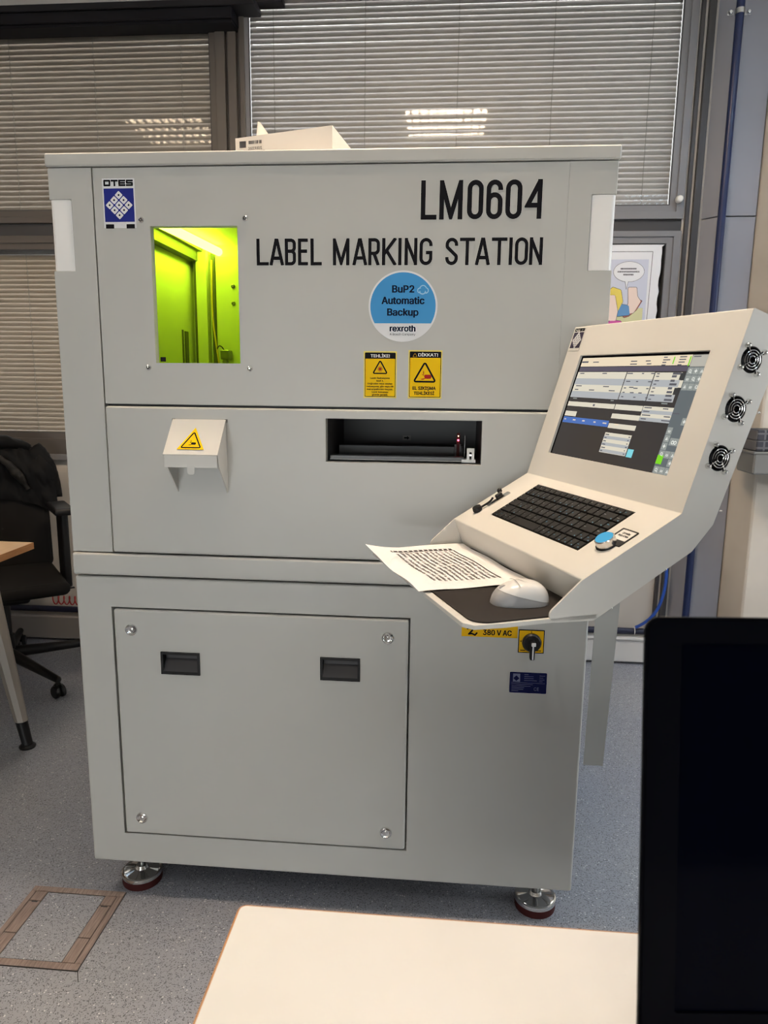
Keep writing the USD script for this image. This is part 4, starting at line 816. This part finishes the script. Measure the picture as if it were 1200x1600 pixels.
for k in range(12):
    r0 = .205+.049*k; s = .175
    while s < .85:
        if rt.random() < .93: cells.append(pq(s, s+.007, r0+rt.uniform(0, .006), r0+rt.uniform(.018, .034), 2, 2))
        s += .0145
obj('printed_rows', cells, 'ink_pale', pa, smooth=False, kind='stuff')
# mouse
def mouse_shell(n=28, mrows=14):
    V, F = [], []
    for i in range(mrows+1):
        ph = math.pi/2*i/mrows
        for j in range(n):
            a = 2*math.pi*j/n; ce, se = math.cos(a), math.sin(a)
            e = 2/2.5; sx = math.copysign(abs(ce)**e, ce); sy = math.copysign(abs(se)**e, se)
            rr_ = math.cos(ph)**.62
            x = sx*.047*rr_; y = sy*.0305*rr_*(1-.10*math.cos(a)*rr_)
            z = .036*math.sin(ph)**.9*(1-.16*max(0, x/.05)) if i else 0
            V.append((x-(.004 if x > 0 else 0)*math.sin(ph), y, z))
    for i in range(mrows):
        for j in range(n):
            q = [i*n+j, i*n+(j+1) % n, (i+1)*n+(j+1) % n, (i+1)*n+j]; F += [[q[0], q[1], q[2]], [q[0], q[2], q[3]]]
    b = len(V); V.append((0, 0, 0)); F += [[b, (j+1) % n, j] for j in range(n)]
    return trimesh.Trimesh(V, F, process=False)
ma = math.radians(-98)
MO = TM @ fr((.402, -.232, .0024), (math.cos(ma), math.sin(ma), 0), (-math.sin(ma), math.cos(ma), 0))
mo = thing('computer_mouse', 'white computer mouse on the black pad of the console tray', 'mouse', matrix=MO)
sh_ = man(mouse_shell())
low = sh_.trim_by_plane((.25, 0, -1), -.0135); upr = sh_.trim_by_plane((-.25, 0, 1), .0140)
obj('base', tri(low), 'mouse_grey', mo, smooth=40); 
obj('shell', tri(upr), 'mouse_white', mo, smooth=40)
obj('seam', put(lathe([(.0, 0), (.0, 0)], 3), np.eye(4)), 'mouse_grey', mo) if False else obj('scroll_wheel', put(cyl(.0075, .006, 20), fr((.027, .003, .0222), (1, 0, 0), (0, 0, 1))), 'mouse_grey', mo)
seam = [(x, 0, z) for x, z in ((.050, .016), (.046, .0225), (.040, .0275))]
seam2 = [(.008, y, .0362-7.5*y*y-.002*abs(y)) for y in np.linspace(-.024, .024, 13)]
obj('button_seam', [tubem(seam2, .0005, 6)], 'mouse_grey', mo)

# ------------------------------------------------------------------ floor box
FBX = thing('floor_outlet_box', 'brown plastic floor outlet box frame with a vinyl lid insert', 'floor box')
x0, x1, y0, y1, fz = -.1755, .0800, -.2530, .0080, .004
T_ = .0185
obj('frame', [cbx(x0, y0, .0002, x1, y0+T_, fz, .0015), cbx(x0, y1-T_, .0002, x1, y1, fz, .0015), cbx(x0, y0+T_, .0002, x0+.014, y1-T_, fz, .0015), cbx(x1-.016, y0+T_, .0002, x1, y1-T_, fz, .0015)], 'floor_box_brown', FBX)
for xa, xb in ((x0+.0155, x0+.0470), (x1-.0480, x1-.0175)):
    for ya, yb_ in ((y0+T_+.001, y0+.095), (y0+.097, y1-.055), (y1-.053, y1-T_-.001)):
        obj('cable_flap', cbx(xa, ya, .0002, xb, yb_, fz-.0006, .001), 'floor_box_brown', FBX)
obj('lid_insert', cbx(x0+.0485, y0+T_+.002, .0002, x1-.0495, y1-T_-.002, .0022, .0008), 'floor_vinyl', FBX)
obj('shadow_gap', [bx(x0+.0470, y0+T_, .0001, x1-.048, y1-T_, .0006), bx(x0-.0015, y0-.0015, .00005, x1+.0015, y1+.0015, .0002)], 'black_vinyl', FBX)
for q in (bx(x0+.024, y1-.060, .003, x0+.040, y1-.056, fz-.0003), bx(x1-.042, y1-.060, .003, x1-.024, y1-.057, fz-.0003)): obj('finger_slot', q, 'black_vinyl', FBX)
struct('trim_3', rod((.081, -.2525, 0.0003), (.098, -.282, .0003), .0009, 6), 'black_vinyl', label='short crack in the vinyl by the floor box')

# ------------------------------------------------------------------ foreground desk and monitor
DZ = .73
dk = thing('white_desk', 'white laminate desk in the foreground with wooden edging', 'desk')
top = rrect(.666, -1.70, 2.25, -.8775, .010)
obj('desktop', put(ext(top.buffer(-.0025), .025), fr((0, 0, DZ-.025), (1, 0, 0), (0, 1, 0))), 'desk_laminate', dk)
obj('edge_band', put(ext(top.difference(top.buffer(-.0025)), .0243), fr((0, 0, DZ-.0253), (1, 0, 0), (0, 1, 0))), 'beech_edge', dk, label='wooden edge band')
for x in (.74, 2.17):
    for y in (-1.62, -.96):
        obj('leg', rod((x, y, 0), (x, y, DZ-.025), .025, 20), 'leg_grey', dk)
obj('added_shade_panel', bx(.74, -.975, .22, 2.17, -.957, .705), 'leg_grey', dk)  # added unseen panel, keeps low light off the machine's lower right
mtilt = math.radians(9.0); myaw = .082
MX = A([math.cos(myaw), math.sin(myaw), 0]); MY = A([-math.sin(myaw)*math.sin(mtilt), math.cos(myaw)*math.sin(mtilt), math.cos(mtilt)])
tl = CAM+.60*cf+.60*((1009-600)/1109)*cr-.60*((964-800)/1109)*cu
MN = np.eye(4); MN[:3, 0], MN[:3, 1], MN[:3, 2], MN[:3, 3] = MX, MY, np.cross(MX, MY), tl
mw, mh = .54, .37
MNO = thing('monitor', 'black glossy monitor, switched off, on the foreground desk', 'monitor', matrix=MN)
body = rrect(0, -mh, mw, 0, .013)
ring_ = body.difference(rrect(.031, -mh+.03, mw-.031, -.022, .003))
bez = m3.Manifold.hull_points([(x, y, z) for d, z in ((0, -.004), (.004, -.010), (.045, -.036)) for x, y in body.buffer(-d).exterior.coords])
obj('casing', tri(bez), 'monitor_gloss', MNO)
obj('bezel', [put(ext(ring_, .004), fr((0, 0, -.004), (1, 0, 0), (0, 1, 0))), put(ext(body.buffer(-.0022).difference(body.buffer(-.0050)), .0015), fr((0, 0, 0), (1, 0, 0), (0, 1, 0)))], 'bezel_gloss', MNO)
obj('screen', bx(.030, -mh+.029, -.0042, mw-.030, -.021, -.0028), 'monitor_glass', MNO)
IM = np.linalg.inv(MN)
bc = tl+MX*mw/2-MY*mh*.6-np.cross(MX, MY)*.05
obj('neck', put(m3.Manifold.batch_hull([m3.Manifold.cube((.07, .02, .12), True).translate(tuple(bc)), m3.Manifold.cube((.08, .03, .02), True).translate((bc[0], bc[1]+.02, DZ+.02))]), IM), 'black_plastic', MNO)
obj('foot', put(put(ext(rrect(-.13, -.09, .13, .09, .03), .012), fr((bc[0], bc[1], DZ+.0006), (1, 0, 0), (0, 1, 0))), IM), 'black_plastic', MNO)

# ------------------------------------------------------------------ left table and office chair
tb = thing('beech_table', 'beech-edged table corner with slanted grey leg at the left picture edge', 'table')
TA, TB_, TC = A([-.696, .969]), A([-.694, .715]), A([-.90, .974])
tp = Polygon([(-.696, .969), (-1.50, .987), (-1.50, -.15), (-1.26, -.15)])
tp = Polygon([(-.692, .966), (-1.95, .990), (-1.97, -.20), (-.697, -.23)])
obj('tabletop', put(ext(tp.buffer(-.0015), .026), fr((0, 0, DZ-.026), (1, 0, 0), (0, 1, 0))), 'beech_top', tb)
obj('edge_band', put(ext(tp.difference(tp.buffer(-.0015)), .0255), fr((0, 0, DZ-.026), (1, 0, 0), (0, 1, 0))), 'beech_edge', tb, label='darker beech edge band')
for (xt, yt, xb, yb2) in ((-.80, .80, -.632, .722), (-.80, .02, -.632, .05), (-1.85, .80, -1.99, .722), (-1.85, .02, -1.99, .05)):
    def q(z, s0): 
        k = (z-.03)/(DZ-.06-.03); return (xb+(xt-xb)*k, yb2+(yt-yb2)*k, z)
    a_, b_ = A(q(.10, 0)), A(q(DZ-.04, 0))
    lg = m3.Manifold.batch_hull([m3.Manifold.cylinder(.004, .024, .024, 8).translate(tuple(a_)), m3.Manifold.cylinder(.004, .042, .042, 8).translate(tuple(b_))])
    l = obj('leg', tri(lg), 'leg_grey', tb)
    a2 = A(q(.012, 0))
    obj('foot', [tri(m3.Manifold.batch_hull([m3.Manifold.cylinder(.004, .0215, .0215, 14).translate(tuple(a_+A([0, 0, -.002]))), m3.Manifold.cylinder(.004, .019, .019, 14).translate(tuple(a2))])), put(lathe([(0, 0), (.029, 0), (.030, .006), (.022, .013), (0, .014)], 24), fr((a2[0], a2[1], 0), (1, 0, 0), (0, 1, 0)))], 'black_plastic', l)
obj('added_shade_panel', bx(-1.90, -.12, .12, -.75, -.10, DZ-.027), 'leg_grey', tb)  # added unseen panel, blocks front light from the floor behind the table
obj('rail', [bx(-1.80, .79, DZ-.08, -.84, .81, DZ-.027)], 'leg_grey', tb)

def wpt(x, y, a, lx, ly): return x+lx*math.cos(a)-ly*math.sin(a), y+lx*math.sin(a)+ly*math.cos(a)
CHX, CHY, CHA = -1.085, 1.335, math.radians(218.5)
CHM = fr((CHX, CHY, 0), (math.cos(CHA), math.sin(CHA), 0), (-math.sin(CHA), math.cos(CHA), 0))
ch = thing('office_chair', 'black swivel office chair with armrests behind the beech table', 'chair', matrix=CHM)
obj('seat', [rbx(-.25, -.24, .415, .25, .26, .475, .03, 14)], 'chair_fabric', ch, smooth=40)
bkm = rbx(-.252, -.03, .455, .252, .03, 1.05, .028, 14).subdivide_to_size(.06)
vv = bkm.vertices.copy(); vv[:, 1] += -.235-.05*((vv[:, 2]-.52)/.52)+.35*vv[:, 0]**2; vv[:, 0] *= 1-.22*np.clip((vv[:, 2]-.75)/.3, 0, 1)**2; bkm.vertices = vv
obj('backrest', bkm, 'chair_fabric', ch, smooth=True)
obj('back_support', [rbx(-.04, -.285, .40, .04, -.255, .70, .01), rbx(-.04, -.28, .385, .04, .05, .412, .01)], 'black_plastic', ch)
for s in (-1, 1):
    a = obj('armrest', [rbx(s*.262-.045, -.10, .755, s*.262+.045, .15, .79, .014)], 'black_plastic', ch)
    obj('arm_post', [rbx(s*.268-.016, -.05, .41, s*.268+.016, .09, .76, .01), rbx(min(s*.10, s*.29), -.005, .398, max(s*.10, s*.29), .055, .425, .008)], 'black_plastic', a)
obj('mechanism', [rbx(-.10, -.13, .365, .10, .12, .415, .015), put(bx(-.30, .02, .385, -.10, .035, .39), np.eye(4))], 'black_plastic', ch)
obj('gas_column', [cyl(.026, .30, 20).apply_translation((0, 0, .09)), cyl(.035, .12, 20).apply_translation((0, 0, .08))], 'black_plastic', ch)
wa = math.radians(-29.5)-CHA
for k in range(5):
    a = wa+k*2*math.pi/5; e = A([math.cos(a), math.sin(a)]); R_ = .40
    lg = m3.Manifold.batch_hull([m3.Manifold.sphere(.028, 10).translate((.03*e[0], .03*e[1], .112)), m3.Manifold.sphere(.016, 10).translate((R_*e[0], R_*e[1], .082))])
    l = obj('base_arm', tri(lg), 'black_plastic', ch)
    cx_, cy_ = R_*e[0], R_*e[1]; p = A([-e[1], e[0]])
    ws = [put(lathe([(0, 0), (.024, 0), (.0285, .004), (.0285, .014), (.024, .018), (0, .018)], 24), fr((cx_+p[0]*o, cy_+p[1]*o, .0288), (0, 0, 1), np.cross([p[0], p[1], 0], [0, 0, 1]))) for o in (-.023, .005)]
    obj('caster', ws+[rod((cx_, cy_, .03), (cx_, cy_, .085), .008, 10), rod((cx_-p[0]*.02, cy_-p[1]*.02, .029), (cx_+p[0]*.02, cy_+p[1]*.02, .029), .006, 8), put(m3.Manifold.batch_hull([m3.Manifold.sphere(.012, 8).translate((cx_, cy_, .062)), m3.Manifold.sphere(.010, 8).translate((cx_-e[0]*.02, cy_-e[1]*.02, .05))]), np.eye(4))], 'black_plastic', l)
# jacket hung over the backrest
jk = thing('jacket', 'black jacket draped over the backrest of the office chair', 'jacket', matrix=CHM)
def drape():
    nu, nv = 64, 46; V = []
    for i in range(nu):
        a = i/(nu-1)                                     # across the back
        for j in range(nv):
            b = j/(nv-1)                                 # over the top: front (0) to rear (1)
            x = (a-.5)*.55*(1+.10*abs(b-.45))
            drop = .10*abs(2*a-1)**2.4
            zt = 1.085-drop; s = (b-.42)
            ln = .34 if s < 0 else .46
            y = -.285+.35*x*x+.058*math.tanh(-s*9)
            z = zt-ln*abs(s)/.5*1.0*(1-.0*a)-.0 if abs(s) > .04 else zt-.34*.08+.02
            V.append((x, y, max(z, .70)))
    V = A(V); n = V.copy()
    d = (meshkit.fbm(V*A([10, 3, 7]), 4, 9)-.5)*.085+(meshkit.fbm(V*A([26, 4, 12]), 3, 4)-.5)*.03
    V[:, 1] += np.where(V[:, 1] > -.285+.35*V[:, 0]**2, 1, -1)*(.012+np.clip(d, -.012, .06)); V[:, 2] += d*.35; V[:, 0] += d*.25
    i, j = np.meshgrid(np.arange(nu-1), np.arange(nv-1), indexing='ij'); q = np.stack([i*nv+j, (i+1)*nv+j, (i+1)*nv+j+1, i*nv+j+1], -1).reshape(-1, 4)
    f = np.vstack([q[:, [0, 1, 2]], q[:, [0, 2, 3]]]); t = trimesh.Trimesh(V, f, process=False); nn = t.vertex_normals
    V2 = V-nn*.004; return trimesh.Trimesh(np.vstack([V, V2]), np.vstack([f, f[:, ::-1]+len(V)]), process=False)
obj('body', drape(), 'jacket_black', jk, smooth=True)
def fabric_tube(pts, r):
    P = spline(pts, 30); m = tubem(P, np.interp(np.linspace(0, 1, 30), np.linspace(0, 1, len(r)), r), 16); v = m.vertices.copy()
    v += m.vertex_normals*((meshkit.fbm(v*A([22, 22, 34]), 3, 6)-.5)*.022)[:, None]; m.vertices = v; return m
obj('sleeve', fabric_tube([(-.20, -.27, 1.02), (-.252, -.245, .93), (-.272, -.235, .85), (-.278, -.23, .79)], (.050, .048, .042, .034)), 'jacket_black', jk, smooth=True)
obj('collar', fabric_tube([(.14, -.25, 1.06), (.02, -.225, 1.075), (-.10, -.235, 1.06), (-.18, -.25, 1.03)], (.022, .032, .032, .024)), 'jacket_black', jk, smooth=True)
obj('lining', fabric_tube([(-.05, -.195, 1.0), (-.11, -.19, .93), (-.16, -.19, .84)], (.012, .02, .012)), 'jacket_lining', jk, smooth=True)
